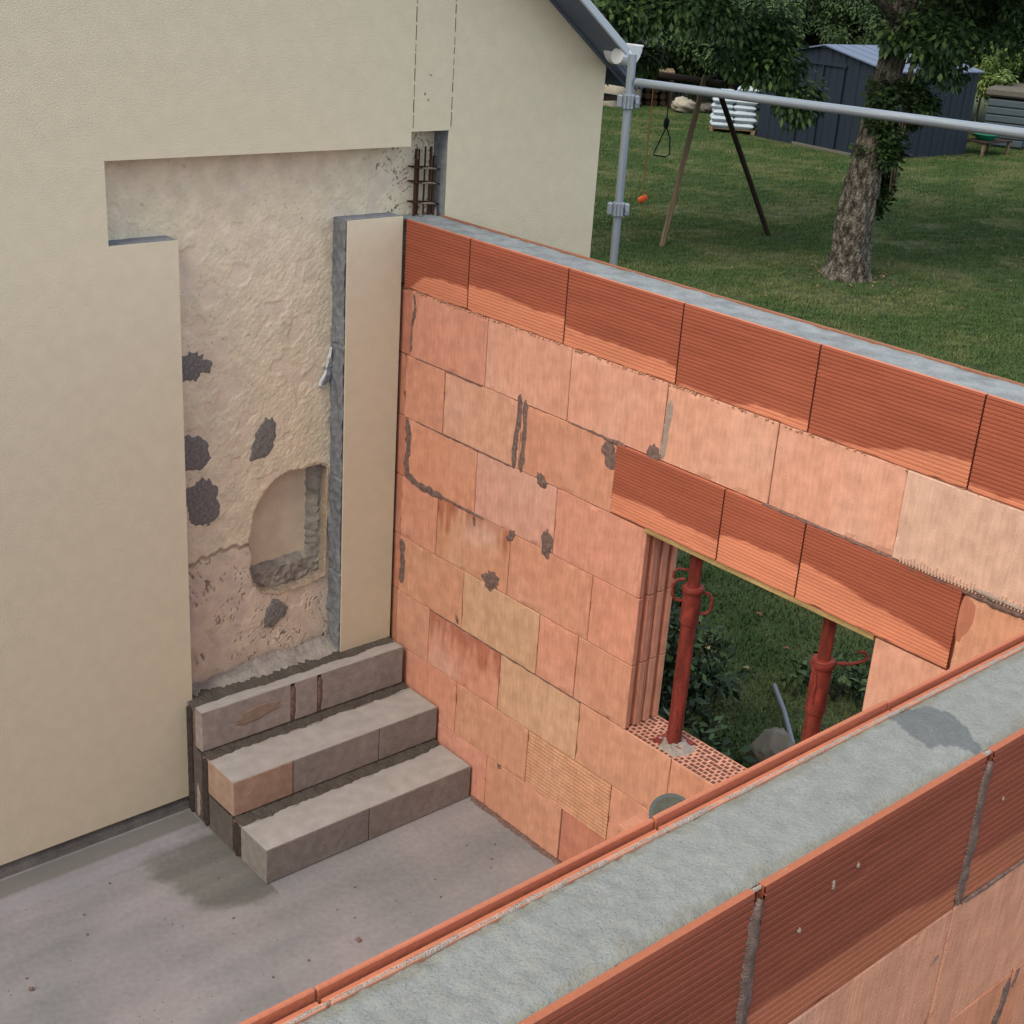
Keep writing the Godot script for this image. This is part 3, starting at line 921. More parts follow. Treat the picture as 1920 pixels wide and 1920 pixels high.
	build("ring_beam_concrete", top, M.concrete, w, true)
	var far := MB.new()
	box(far, Vector3(0.1845, 2.262, -0.005), Vector3(0.1965, TOP + 0.003, 3.62), 0.003, rgb(150, 104, 84))
	box(far, Vector3(0.016, 2.262, -0.005), Vector3(0.186, TOP - 0.03, 3.62), 0.0, rgb(140, 100, 84))
	build("outer_shell", far, M.clay_smooth, w)
	# hollow cells of the sill blocks
	var sill := MB.new()
	cells(sill, 1.536, 2.564, 0.003, 0.193, 0.8135)
	build("hollow_cells", sill, M.clay_smooth, w)
	# mortar that squeezed out of the joints or was left by the trowel
	var sm := [
		[[Vector2(0.786, 1.675), Vector2(0.785, 1.76), Vector2(0.796, 1.86), Vector2(0.800, 2.00)], 0.032, 0.0022, 0.5],
		[[Vector2(0.832, 1.672), Vector2(0.836, 1.74), Vector2(0.837, 1.86), Vector2(0.833, 1.985)], 0.034, 0.0022, 0.55],
		[[Vector2(0.060, 1.68), Vector2(0.075, 1.60), Vector2(0.066, 1.50), Vector2(0.070, 1.41), Vector2(0.16, 1.388), Vector2(0.34, 1.388)], 0.042, 0.0026, 0.6],
		[[Vector2(0.34, 1.390), Vector2(0.62, 1.388)], 0.012, 0.004, 0.9],
		[[Vector2(0.075, 2.25), Vector2(0.088, 2.18), Vector2(0.070, 2.10), Vector2(0.066, 1.985)], 0.020, 0.002, 0.8],
		[[Vector2(0.052, 1.085), Vector2(0.064, 1.0), Vector2(0.060, 0.86)], 0.046, 0.0026, 0.6],
		[[Vector2(0.10, 1.967), Vector2(0.30, 1.966), Vector2(0.56, 1.964)], 0.0055, 0.0025, 1.6],
		[[Vector2(0.12, 1.680), Vector2(0.40, 1.680), Vector2(0.78, 1.680)], 0.0055, 0.0025, 1.6],
		[[Vector2(0.28, 0.815), Vector2(0.50, 0.815), Vector2(0.80, 0.814), Vector2(1.29, 0.814)], 0.006, 0.0025, 1.6],
		[[Vector2(0.47, 0.87), Vector2(0.49, 0.83)], 0.026, 0.004, 0.6],
		[[Vector2(1.08, 1.967), Vector2(1.20, 1.966), Vector2(1.30, 1.966)], 0.010, 0.003, 1.0],
		[[Vector2(1.28, 1.962), Vector2(1.40, 1.962)], 0.022, 0.005, 0.6],
		[[Vector2(1.303, 1.955), Vector2(1.345, 1.855)], 0.080, 0.0025, 0.7],
		[[Vector2(2.05, 1.964), Vector2(2.40, 1.964), Vector2(2.84, 1.962)], 0.008, 0.010, 0.8],
		[[Vector2(2.62, 1.958), Vector2(2.90, 1.953), Vector2(3.3, 1.955)], 0.024, 0.009, 0.6],
	]
	for i in sm.size():
		var mb := MB.new()
		ribbon(mb, t, sm[i][0], sm[i][1] * 0.88, sm[i][2] * 0.7, 100 + i, sm[i][3])
		build("mortar_smear", mb, M.mortar, w, true)
	var bl := [[0.960, 1.680, 0.036, 0.024, -0.5], [1.535, 1.972, 0.026, 0.036, 0.0], [1.022, 1.425, 0.034, 0.052, 0.1], [0.690, 1.130, 0.046, 0.048, 0.2], [0.83, 0.258, 0.012, 0.012, 0.0], [0.80, 1.375, 0.018, 0.030, -0.6], [0.56, 1.36, 0.010, 0.02, 0.4]]
	for i in bl.size():
		var mb := MB.new()
		blob(mb, frame(Vector3(0, bl[i][1], bl[i][0]), Vector3.BACK, Vector3.UP), bl[i][2] * 1.15, bl[i][3] * 1.15, 0.0032, 130 + i, 0.75, Color.WHITE, 0.3, bl[i][4])
		build("mortar_smear", mb, M.mortar, w, true)
	var wh := MB.new()
	ribbon(wh, t, [Vector2(1.583, 1.975), Vector2(1.590, 2.10), Vector2(1.596, 2.20)], 0.030, 0.0015, 150, 0.4)
	ribbon(wh, t, [Vector2(2.86, 1.976), Vector2(3.1, 1.972), Vector2(3.4, 1.976)], 0.016, 0.011, 151, 0.5)
	build("lime_smear", wh, M.lime, w, true)
	# crumbs along the bed under the ring beam
	var cr := MB.new()
	for i in 260:
		var z := rng.randf_range(0.08, 3.0)
		if z > 1.75 and rng.randf() < 0.6: continue
		var e := rng.randf_range(0.0012, 0.0034)
		obox(cr, Transform3D(Basis(Vector3(0.6, 0.6, 0.5).normalized(), rng.randf() * 6.0), Vector3(-0.001, 2.259 + rng.randf_range(-0.006, 0.002), z)), Vector3(e, e, e * 1.4), e * 0.3, Color(1, 1, 1) * rng.randf_range(0.8, 1.0))
	var cm := mat(Color8(176, 134, 110), 0.95)
	build("mortar_crumb", cr, cm, w).set_meta("kind", "stuff")

# rows of small lozenge cells in the top of a hollow block, webs between them
func cells(mb: MB, z0: float, z1: float, x0: float, x1: float, y: float) -> void:
	var nx := 8
	var px := (x1 - x0) / nx
	var nz := int((z1 - z0) / 0.0235)
	var pz := (z1 - z0) / nz
	var web := rgb(214, 152, 132)
	var deep := web
	var d := 0.05
	for i in nx:
		var xa := x0 + i * px
		var w := 0.0028
		mb.quad(Vector3(xa, y, z0), Vector3(xa, y, z1), Vector3(xa + w, y, z1), Vector3(xa + w, y, z0), web)
		mb.quad(Vector3(xa + px - w, y, z0), Vector3(xa + px - w, y, z1), Vector3(xa + px, y, z1), Vector3(xa + px, y, z0), web)
		var shift := (0.5 if i % 2 else 0.0) * pz
		var at := z0
		for k in nz + 1:
			var h0 := z0 + shift + k * pz + 0.0032 + 0.007 * noise_b.get_noise_2d(k * 500.0, i * 700.0)
			var h1 := z0 + shift + (k + 1) * pz - 0.0032 + 0.007 * noise_b.get_noise_2d(k * 500.0, i * 700.0 + 300.0)
			if h1 > z1 - 0.002:
				break
			mb.quad(Vector3(xa + w, y, at), Vector3(xa + w, y, h0), Vector3(xa + px - w, y, h0), Vector3(xa + px - w, y, at), web * (1.0 + 0.15 * noise_b.get_noise_2d(k * 300.0, i * 400.0)))
			at = h1
			var dd := d if noise_b.get_noise_2d(k * 170.0, i * 90.0) < 0.18 else 0.004
			var a := Vector3(xa + w, y, h0)
			var b := Vector3(xa + w, y, h1)
			var c := Vector3(xa + px - w, y, h1)
			var e := Vector3(xa + px - w, y, h0)
			var v := Vector3(0, -dd, 0)
			mb.quad(a + v, b + v, b, a, deep)
			mb.quad(b + v, c + v, c, b, deep)
			mb.quad(c + v, e + v, e, c, deep)
			mb.quad(e + v, a + v, a, e, deep)
			mb.quad(a + v, b + v, c + v, e + v, deep if dd > 0.01 else web)
		mb.quad(Vector3(xa + w, y, at), Vector3(xa + w, y, z1), Vector3(xa + px - w, y, z1), Vector3(xa + px - w, y, at), web)
	mb.quad(Vector3(x1, y - d, z0), Vector3(x1, y, z0), Vector3(x1, y, z1), Vector3(x1, y - d, z1), web)

# ------------------------------------------------------------------ near wall, below the camera
func near_wall() -> void:
	var w := thing("near_brick_wall", Vector3(0, 0, 3.624), "clay block wall in the foreground topped with grey concrete in ribbed blocks", "wall")
	var top := 2.541
	var thick := 0.197
	var back := thick
	var t := frame(Vector3(0, 0, back), Vector3.RIGHT, Vector3.UP)        # outer face
	var ti := frame(Vector3(0, 0, 0), Vector3.LEFT, Vector3.UP)           # room side
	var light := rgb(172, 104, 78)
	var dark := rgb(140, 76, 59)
	var n := 0
	var js := []
	for i in 9: js.append(-4.492 + i * 0.5555)
	js.append(0.20)
	for i in js.size() - 1:
		var mb := MB.new()
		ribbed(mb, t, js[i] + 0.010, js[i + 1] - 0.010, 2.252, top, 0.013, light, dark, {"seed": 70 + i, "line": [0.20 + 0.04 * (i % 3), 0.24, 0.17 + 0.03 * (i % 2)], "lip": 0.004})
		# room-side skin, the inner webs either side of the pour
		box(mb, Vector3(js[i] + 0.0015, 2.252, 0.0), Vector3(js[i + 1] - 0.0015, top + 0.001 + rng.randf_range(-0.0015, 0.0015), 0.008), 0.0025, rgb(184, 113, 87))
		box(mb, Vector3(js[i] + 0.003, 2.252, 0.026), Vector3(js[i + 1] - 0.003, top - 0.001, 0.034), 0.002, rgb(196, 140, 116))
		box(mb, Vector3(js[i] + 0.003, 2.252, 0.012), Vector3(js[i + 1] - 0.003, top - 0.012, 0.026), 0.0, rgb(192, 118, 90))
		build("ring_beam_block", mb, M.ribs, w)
	# rows below
	var ys := [2.250, 1.968, 1.684, 1.400, 1.116]
	var kinds := [PINK, SALMON, CREAM, PINK, SALMON]
	for r in 4:
		var sh := -0.275 if r % 2 == 0 else 0.015
		for i in 10:
			var u0 := -4.72 + i * 0.5 + (0.0 if r % 2 == 0 else 0.295)
			if u0 > 0.1: break
			var u1 := minf(u0 + 0.5, 0.2)
			n += 1
			var mb := MB.new()
			brick(mb, t, u0 + 0.002, u1 - 0.002, ys[r + 1] + 0.0012, ys[r] - 0.0015, thick, tone(kinds[(i * 3 + r) % 5] + Vector3(4, -8, -14)), {"seed": 300 + n, "comb": 0.09, "pale": 0.2})
			build("brick", mb, M.clay, w)
	var low := MB.new()
	box(low, Vector3(-4.72, 0.0, 0.004), Vector3(0.2, 1.115, thick - 0.004), 0.0, rgb(200, 140, 118))
	box(low, Vector3(-4.71, 1.115, 0.006), Vector3(0.19, 2.248, thick - 0.006), 0.0, rgb(120, 86, 72))
	build("lower_blockwork", low, M.clay, w)
	# the pour: rough float marks, wet patch, ragged edge against the skins
	var pour := MB.new()
	var grey := rgb(140, 142, 139)
	sheet(pour, frame(Vector3(0, top, 0), Vector3.RIGHT, Vector3.FORWARD), -4.49, 0.19, -0.181, -0.033, 0.006,
		func(a: float, b: float) -> float:
			var e := minf(b + 0.181, -0.033 - b)
			var s := clampf((a + 2.35) / 0.3, 0.0, 1.0)        # smoother where it was floated twice
			return -0.006 + 0.005 * clampf(e / 0.02, 0.0, 1.0) + 0.0030 * lerpf(1.0, 0.35, s) * noise_b.get_noise_2d(a * 3600.0 + b * 1300.0, b * 2600.0) + 0.0012 * noise_a.get_noise_2d(a * 9000.0, b * 9000.0) + 0.0016 * (1.0 - 0.6 * s) * noise_b.get_noise_2d(a * 7000.0 + b * 3500.0, b * 700.0 - a * 300.0) + 0.003 * noise_a.get_noise_2d(a * 300.0, b * 500.0),
		func(a: float, b: float) -> Color:
			var c := grey * (1.0 + 0.06 * noise_a.get_noise_2d(a * 420.0, b * 600.0) + 0.09 * noise_b.get_noise_2d(a * 3000.0, b * 3000.0))
			var e := minf(b + 0.181, -0.033 - b)
			var dirt := 0.016 + 0.02 * noise_a.get_noise_2d(a * 900.0, b * 300.0)
			if e < dirt: c = c.lerp(rgb(132, 130, 118), 0.6)
			var q := Vector2((a + 1.715) / 0.055, (b + 0.095) / 0.075)
			if q.length() + 0.7 * noise_b.get_noise_2d(a * 1600.0, b * 1600.0) < 1.0: c = c.lerp(rgb(98, 103, 106), 0.8)
			c.a = 1.0
			return c)
	build("ring_beam_concrete", pour, M.pour, w, true)
	var under := MB.new()
	box(under, Vector3(-4.485, 2.25, 0.034), Vector3(0.19, top - 0.03, thick - 0.0135), 0.0, rgb(150, 90, 70))
	build("beam_fill", under, M.concrete, w)
	# ragged mortar along both skins
	var rag := MB.new()
	var tt := frame(Vector3(0, top - 0.002, 0), Vector3.RIGHT, Vector3.FORWARD)
	ribbon(rag, tt, [Vector2(-4.4, -0.030), Vector2(-2.6, -0.031), Vector2(0.15, -0.030)], 0.0055, 0.0013, 160, 0.8)
	build("mortar_smear", rag, M.lime, w, true)
	var rag2 := MB.new()
	ribbon(rag2, tt, [Vector2(-4.4, -0.187), Vector2(-2.6, -0.188), Vector2(0.15, -0.187)], 0.0075, 0.0016, 161, 0.8)
	build("mortar_smear", rag2, M.lime, w, true)
	# mortar in the upright joints of the ring-beam blocks, and one joint below
	for i in range(1, js.size() - 1):
		var mb := MB.new()
		ribbon(mb, t, [Vector2(js[i], 2.254), Vector2(js[i] + 0.003, 2.36), Vector2(js[i] - 0.003, 2.45), Vector2(js[i] + 0.002, 2.528)], 0.024, 0.003, 170 + i, 0.45)
		build("mortar_smear", mb, M.mortar, w, true)
	var drips := [[-2.10, 2.470, 0.003, 0.009], [-2.045, 2.480, 0.003, 0.005], [-2.165, 2.425, 0.003, 0.005], [-1.64, 2.43, 0.003, 0.004]]
	for i in drips.size():
		var mb := MB.new()
		blob(mb, frame(Vector3(drips[i][0], drips[i][1], back), Vector3.RIGHT, Vector3.UP), drips[i][2], drips[i][3], 0.0022, 260 + i, 0.6)
		build("mortar_splash", mb, M.lime, w, true)
	var lowj := [[[Vector2(-1.437, 1.955), Vector2(-1.452, 1.86), Vector2(-1.460, 1.72)], 0.022], [[Vector2(-1.408, 1.965), Vector2(-1.418, 1.925)], 0.010], [[Vector2(-1.70, 2.250), Vector2(-1.50, 2.248), Vector2(-1.2, 2.250)], 0.007], [[Vector2(-1.76, 2.155), Vector2(-1.74, 2.165)], 0.006]]
	for i in lowj.size():
		var mb := MB.new()
		ribbon(mb, t, lowj[i][0], lowj[i][1], 0.003, 190 + i, 0.6)
		build("mortar_smear", mb, M.mortar, w, true)

# ------------------------------------------------------------------ three steps of concrete blocks
func block_steps() -> void:
	var s := thing("block_steps", Vector3(-0.55, 0, 0.3), "three grey concrete block steps against the house wall, not yet rendered", "steps")
	s.position = Vector3.ZERO
	var grey := rgb(146, 138, 136)
	var pale := rgb(158, 150, 146)
	var rows := [      # z front, depth, y bottom, y top, cuts, tones
		[0.651, 0.205, 0.002, 0.168, [-1.096, -0.580, -0.012], [rgb(156, 150, 147), rgb(162, 154, 150)]],
		[0.390, 0.215, 0.186, 0.353, [-1.096, -0.802, -0.345, -0.014], [rgb(190, 160, 142), rgb(164, 156, 152), rgb(160, 153, 149)]],
		[0.133, 0.060, 0.370, 0.561, [-1.096, -0.640, -0.500, -0.030], [rgb(178, 168, 162), rgb(176, 167, 162), rgb(170, 162, 157)]],
	]
	for r in rows:
		var cuts: Array = r[4]
		for i in cuts.size() - 1:
			var mb := MB.new()
			var z1: float = r[0] + rng.randf_range(-0.001, 0.001)
			var gap := 0.012 if r[0] < 0.2 else 0.0016
			var xa: float = cuts[i] + (gap if i > 0 else 0.0)
			var xb: float = cuts[i + 1] - (gap if i < cuts.size() - 2 else 0.0)
			worn_block(mb, Vector3(xa, r[2], z1 - r[1]), Vector3(xb, r[3], z1), r[5][i])
			build("block", mb, M.block, s)
	# backing blocks whose ends show on the left
	for b in [[0.175, 0.372, 0.002, 0.178, rgb(116, 108, 106)], [0.045, 0.118, 0.002, 0.36, rgb(112, 100, 100)]]:
		var mb := MB.new()
		worn_block(mb, Vector3(-1.094, b[2], b[0]), Vector3(-0.02, b[3], b[1]), b[4])
		build("block", mb, M.block, s)
	# mortar: bed, back joints with their uneven front edge on each tread
	var bed := MB.new()
	box(bed, Vector3(-1.088, 0.001, -0.09), Vector3(-0.02, 0.160, 0.640))
	box(bed, Vector3(-1.088, 0.168, -0.09), Vector3(-0.02, 0.345, 0.372))
	box(bed, Vector3(-1.088, 0.345, -0.09), Vector3(-0.04, 0.545, 0.128))
	build("mortar_bed", bed, M.mortar, s)
	var wet := mat(Color8(104, 98, 92), 0.95, M.concrete.albedo_texture, 3.0, M.concrete.heightmap_texture, 0.5)
	for tr in [[0.168, 0.385, 0.445, 0.014], [0.353, 0.128, 0.182, 0.012], [0.548, -0.095, 0.086, 0.012]]:
		var mb := MB.new()
		var ya: float = tr[0]
		var za: float = tr[1]
		var zb: float = tr[2]
		var nx := 160
		var last := []
		for i in nx + 1:
			var x := lerpf(-1.092, -0.022, i / float(nx))
			var e := zb + 0.016 * noise_a.get_noise_2d(x * 700.0, ya * 900.0) + 0.010 * noise_b.get_noise_2d(x * 2600.0, ya * 300.0) - 0.02 * clampf((x + 0.12) / 0.1, 0.0, 1.0)
			var row := []
			for k in 6:
				var f := k / 5.0
				row.append(mb.vert(Vector3(x, ya + tr[3] * sqrt(1.0 - f) * (1.0 + 0.5 * noise_b.get_noise_2d(x * 3000.0, k * 90.0)) - (0.003 if k == 5 else 0.0), lerpf(za, e, f)), Vector2(x, f * 0.06)))
			if i > 0:
				for k in 5:
					mb.face(last[k], last[k + 1], row[k + 1], row[k])
			last = row
		build("mortar_joint", mb, wet, s, true)
	# pale cement skim floated over the treads, ending unevenly at the back joint
	for tr in [[0.168, 0.648, 0.425, -1.094, -0.014], [0.353, 0.387, 0.160, -1.094, -0.016], [0.561, 0.131, 0.060, -1.094, -0.032]]:
		var mb := MB.new()
		var last := []
		for i in 161:
			var x := lerpf(tr[3], tr[4], i / 160.0)
			var e: float = tr[2] + 0.016 * noise_a.get_noise_2d(x * 500.0, tr[0] * 700.0) + 0.004 * noise_b.get_noise_2d(x * 2600.0, tr[0] * 300.0)
			var row := []
			for k in 9:
				var f := k / 8.0
				var h := 0.0018 * sqrt(1.0 - f * f) + 0.0003 * noise_b.get_noise_2d(x * 2600.0, f * 400.0) - (0.004 if k == 8 else 0.0)
				if i == 0 or i == 160 or k == 0: h = minf(h, 0.001)
				row.append(mb.vert(Vector3(x, tr[0] + h, lerpf(tr[1], e, f)), Vector2(x, f * 0.25 + tr[0]), rgb(170, 166, 164) * (1.0 + 0.05 * noise_a.get_noise_2d(x * 500.0, f * 90.0 + tr[0] * 999.0))))
			if i > 0:
				for k in 8:
					mb.face(last[k], row[k], row[k + 1], last[k + 1])
			last = row
		build("cement_skim", mb, M.skim, s, true)
	# cement fillet dragged up against the old render
	var fil := MB.new()
	var l2 := []
	for i in 121:
		var x := lerpf(-1.062, -0.302, i / 120.0)
		var y := 0.572 + 0.035 * clampf((x + 1.0) / 0.4, 0.0, 1.0) + 0.016 * noise_a.get_noise_2d(x * 500.0, 3.0) + 0.008 * noise_b.get_noise_2d(x * 2400.0, 9.0)
		var row := []
		for k in 7:
			var f := k / 6.0
			var bump := 0.003 * noise_b.get_noise_2d(x * 2500.0, k * 200.0)
			row.append(fil.vert(Vector3(x, lerpf(0.552, y, f) + bump, lerpf(0.004 + 0.014 * noise_a.get_noise_2d(x * 600.0, 77.0), -0.093, pow(f, 0.7))), Vector2(x, f * 0.1), rgb(172, 166, 160) * (1.0 + 0.15 * noise_a.get_noise_2d(x * 600.0, k * 60.0))))
		if i > 0:
			for k in 6:
				fil.face(l2[k], row[k], row[k + 1], l2[k + 1])
		l2 = row
	build("cement_fillet", fil, M.concrete, s, true)
	# upright mortar joints on the left end, in wet dark mortar
	var dark := mat(Color8(88, 76, 72), 0.95, M.mortar.albedo_texture, 4.0, M.mortar.heightmap_texture, 0.4)
	var te := frame(Vector3(-1.0945, 0, 0), Vector3.BACK, Vector3.UP)
	for j in [[[Vector2(0.018, 0.002), Vector2(0.016, 0.30), Vector2(0.020, 0.545)], 0.046], [[Vector2(0.146, 0.003), Vector2(0.148, 0.20), Vector2(0.150, 0.345)], 0.050], [[Vector2(0.410, 0.003), Vector2(0.412, 0.165)], 0.066], [[Vector2(0.09, 0.365), Vector2(0.13, 0.362)], 0.012], [[Vector2(0.19, 0.182), Vector2(0.36, 0.178)], 0.007]]:
		var mb := MB.new()
		ribbon(mb, te, j[0], j[1], 0.004, 210 + int(j[1] * 1000.0), 0.25)
		build("mortar_joint", mb, dark, s, true)
	var lime := MB.new()
	for y in [[0.015, 0.185]]:
		ribbon(lime, te, [Vector2(0.080, y[0]), Vector2(0.084, 0.09), Vector2(0.081, y[1])], 0.030, 0.002, 231, 0.9)
	build("lime_smear", lime, M.lime, s, true)
	for x in [-0.640, -0.500]:
		var mb := MB.new()
		ribbon(mb, frame(Vector3(0, 0, 0.1305), Vector3.RIGHT, Vector3.UP), [Vector2(x, 0.40), Vector2(x + 0.003, 0.545)], 0.030, 0.003, int(900 + x * 100), 0.3)
		build("mortar_joint", mb, M.mortar, s, true)
	# dark raked bed joints under the risers
	for z in [[0.392, 0.176, -1.02], [0.135, 0.362, -1.07]]:
		var mb := MB.new()
		ribbon(mb, frame(Vector3(0, 0, z[0] - 0.006), Vector3.RIGHT, Vector3.UP), [Vector2(z[2], z[1]), Vector2(-0.5, z[1] + 0.002), Vector2(-0.03, z[1] + 0.001)], 0.018, 0.004, int(700 + z[0] * 100), 0.5)
		build("mortar_joint", mb, dark, s, true)
	var ruststain := MB.new()
	blob(ruststain, frame(Vector3(-0.83, 0.475, 0.1338), Vector3.RIGHT, Vector3.UP), 0.13, 0.034, 0.0006, 241, 0.5, rgb(168, 148, 134), 0.0, 0.12)
	build("earth_stain", ruststain, M.block, s, true)

func worn_block(mb: MB, lo: Vector3, hi: Vector3, base: Color) -> void:
	var cfn := func(p: Vector3) -> Color:
		var c := base * (1.0 + 0.16 * noise_a.get_noise_3d(p.x * 300.0, p.y * 300.0, p.z * 300.0) + 0.10 * noise_b.get_noise_3d(p.x * 2200.0, p.y * 2200.0, p.z * 2200.0))
		c.a = 1.0
		return c
	var faces := [[Vector3(lo.x, lo.y, hi.z), Vector3.RIGHT, Vector3.UP, hi.x - lo.x, hi.y - lo.y], [Vector3(lo.x, hi.y, hi.z), Vector3.RIGHT, Vector3.FORWARD, hi.x - lo.x, hi.z - lo.z], [Vector3(lo.x, lo.y, lo.z), Vector3.BACK, Vector3.UP, hi.z - lo.z, hi.y - lo.y], [Vector3(hi.x, lo.y, hi.z), Vector3.FORWARD, Vector3.UP, hi.z - lo.z, hi.y - lo.y]]
	var bev := 0.003
	for f in faces:
		var t := frame(f[0], f[1], f[2])
		var n: Vector3 = f[1].cross(f[2])
		var na := maxi(3, int(f[3] / 0.02))
		var nb := maxi(3, int(f[4] / 0.02))
		var rows := []
		for j in nb + 1:
			var row := []
			var b: float = 0.0 if j == 0 else f[4] if j == nb else lerpf(bev, f[4] - bev, float(j - 1) / (nb - 2))
			for i in na + 1:
				var a: float = 0.0 if i == 0 else f[3] if i == na else lerpf(bev, f[3] - bev, float(i - 1) / (na - 2))
				var edge := i == 0 or j == 0 or i == na or j == nb
				var p: Vector3 = t * Vector3(a, b, 0)
				var q := p
				if edge:       # rounded: pull the corner in from both faces alike
					var e := (0.0022 + 0.0022 * maxf(0.0, noise_b.get_noise_3d(p.x * 2000.0, p.y * 2000.0, p.z * 2000.0)))
					var mid := (lo + hi) / 2.0
					for ax in 3:
						var reach: float = (hi[ax] - lo[ax]) / 2.0
						if absf(p[ax] - mid[ax]) > reach - 0.0005:
							q[ax] = mid[ax] + signf(p[ax] - mid[ax]) * (reach - e * 0.55)
				row.append(mb.vert(q, Vector2(a + f[0].x, -b + f[0].y), cfn.call(p)))
			rows.append(row)
		for j in nb:
			for i in na:
				mb.face(rows[j][i], rows[j][i + 1], rows[j + 1][i + 1], rows[j + 1][i])
# ------------------------------------------------------------------ props, boards, bars, scaffold
func site_things() -> void:
	# yellow plank that carries the lintel blocks
	var b := MB.new()
	box(b, Vector3(-0.004, 1.668, 1.538), Vector3(0.194, 1.6885, 2.563), 0.0025)
	tag(build("formwork_board", b, M.wood), "yellow wooden formwork plank under the window lintel", "plank")
	prop(Vector3(0.098, 0.8145, 1.722), 1.668, 1.345, 0.150, true, "red steel prop with looped collar handles, standing on the hollow sill")
	prop(Vector3(0.100, 0.8145, 2.328), 1.668, 1.258, 0.205, false, "red steel prop with a curled pin handle, nearer the lintel's free end")
	# bent reinforcing bars sticking out of the ring beam into the notch
	var c := thing("rebar_cage", Vector3.ZERO, "rusty starter bars standing in the notch at the top of the long wall", "rebar")
	for q in [[0.077, -0.045, 2.838, 0.0062], [0.160, -0.050, 2.842, 0.0062], [0.118, -0.078, 2.83, 0.004], [0.196, -0.078, 2.80, 0.004], [0.098, -0.062, 2.79, 0.003], [0.142, -0.066, 2.84, 0.004], [0.178, -0.040, 2.77, 0.003]]:
		var mb := MB.new()
		tube(mb, [Vector3(q[0] - 0.004, 2.50, q[1]), Vector3(q[0] - 0.002, 2.62, q[1]), Vector3(q[0], q[2], q[1])], [q[3]], 8)
		build("bar", mb, M.rust, c, true)
	for y in [2.752, 2.690, 2.604]:
		var mb := MB.new()
		tube(mb, [Vector3(0.068, y + 0.008, -0.036), Vector3(0.150, y, -0.040), Vector3(0.206, y - 0.006, -0.044), Vector3(0.205, y - 0.004, -0.086), Vector3(0.11, y + 0.004, -0.088), Vector3(0.068, y + 0.008, -0.084), Vector3(0.068, y + 0.008, -0.036)], [0.0035], 6)
		build("stirrup", mb, M.rust, c, true)
		var lm := MB.new()
		tube(lm, [Vector3(0.105, y + 0.0035, -0.0345), Vector3(0.15, y + 0.0015, -0.0365), Vector3(0.185, y - 0.003, -0.0395)], [0.003, 0.0055, 0.003], 6)
		build("mortar_splash", lm, M.lime, c, true)
	for q in [[Vector3(0.10, 2.552, -0.03), Vector3(0.108, 2.60, -0.036)], [Vector3(0.185, 2.552, -0.035), Vector3(0.188, 2.585, -0.04)]]:
		var mb := MB.new()
		tube(mb, [q[0], q[1]], [0.007, 0.004], 6)
		build("mortar_splash", mb, M.lime, c, true)
	# scaffold standard and guard rail
	var p := thing("scaffold_post", Vector3(0.90, GROUND, 0.373), "upright galvanised scaffold tube with two clamps beside the house corner", "scaffold post")
	var mb := MB.new()
	tube(mb, [Vector3(0, 0, 0), Vector3(0, 1.6, 0), Vector3(0, 3.410, 0)], [0.0185], 20)
	build("tube", mb, M.steel, p, true)
	for y in [2.752, 3.215]:
		var cl := MB.new()
		tube(cl, [Vector3(0, y - 0.031, 0), Vector3(0, y - 0.028, 0), Vector3(0, y + 0.028, 0), Vector3(0, y + 0.031, 0)], [0.024, 0.028, 0.028, 0.024], 20)
		var turn := Basis(Vector3.UP, deg_to_rad(-42.0))
		for s in [-1.0, 1.0]:
			obox(cl, Transform3D(turn, Vector3(0, y, 0) + turn * Vector3(s * 0.037, 0, 0.0)), Vector3(0.012, 0.027, 0.017), 0.005)
			obox(cl, Transform3D(turn, Vector3(0, y, 0) + turn * Vector3(s * 0.015, 0, 0.027)), Vector3(0.005, 0.029, 0.007), 0.003)
		build("clamp", cl, M.steel, p)
		var bolt := MB.new()
		tube(bolt, [turn * Vector3(0.037, 0, 0.012) + Vector3(0, y + 0.004, 0), turn * Vector3(0.037, 0, 0.034) + Vector3(0, y + 0.004, 0)], [0.008], 8)
		build("bolt", bolt, M.steel, p, true)
	var rail := MB.new()
	var ra := Vector3(0.905, 3.296 - 0.148, 0.41)
	var rb := Vector3(0.90, 3.178, 2.194)
	tube(rail, [ra, ra.lerp(rb, 0.02), ra.lerp(rb, 0.6), rb, ra.lerp(rb, 1.7)], [0.0178], 20)
	tag(build("guard_rail", rail, M.steel, self, true), "long galvanised scaffold tube running level from the post towards the right", "guard rail")
	# a grey pail on spare blocks in the corner behind the near wall
	for i in 2:
		var sb := MB.new()
		brick(sb, frame(Vector3(-0.26, 0.002 + i * 0.312, 1.80), Vector3.BACK, Vector3.UP), 0.0, 0.36, 0.0, 0.31, 0.20, tone(SALMON), {"seed": 500 + i})
		var o := build("spare_block", sb, M.clay)
		tag(o, "spare salmon clay block on the floor below the window" if i == 0 else "upper spare salmon clay block, under the grey pail", "block", "spare blocks")
	var pail := thing("mortar_pail", Vector3(-0.150, 0.628, 1.975), "small grey pail with dried mortar, half hidden behind the near wall", "pail")
	var pm := MB.new()
	tube(pm, [Vector3(0, 0, 0), Vector3(0, 0.16, 0), Vector3(0, 0.165, 0), Vector3(0, 0.18, 0)], [0.058, 0.075, 0.080, 0.079], 24)
	build("shell", pm, M.bucket, pail, true)
	var fill := MB.new()
	blob(fill, frame(Vector3(0.0, 0.176, 0.0), Vector3.RIGHT, Vector3.FORWARD), 0.070, 0.070, 0.014, 600, 0.1, rgb(96, 100, 92), 0.4)
	build("mortar", fill, M.concrete, pail, true)
	pail.rotation = Vector3(0.25, 0.0, 0.45)

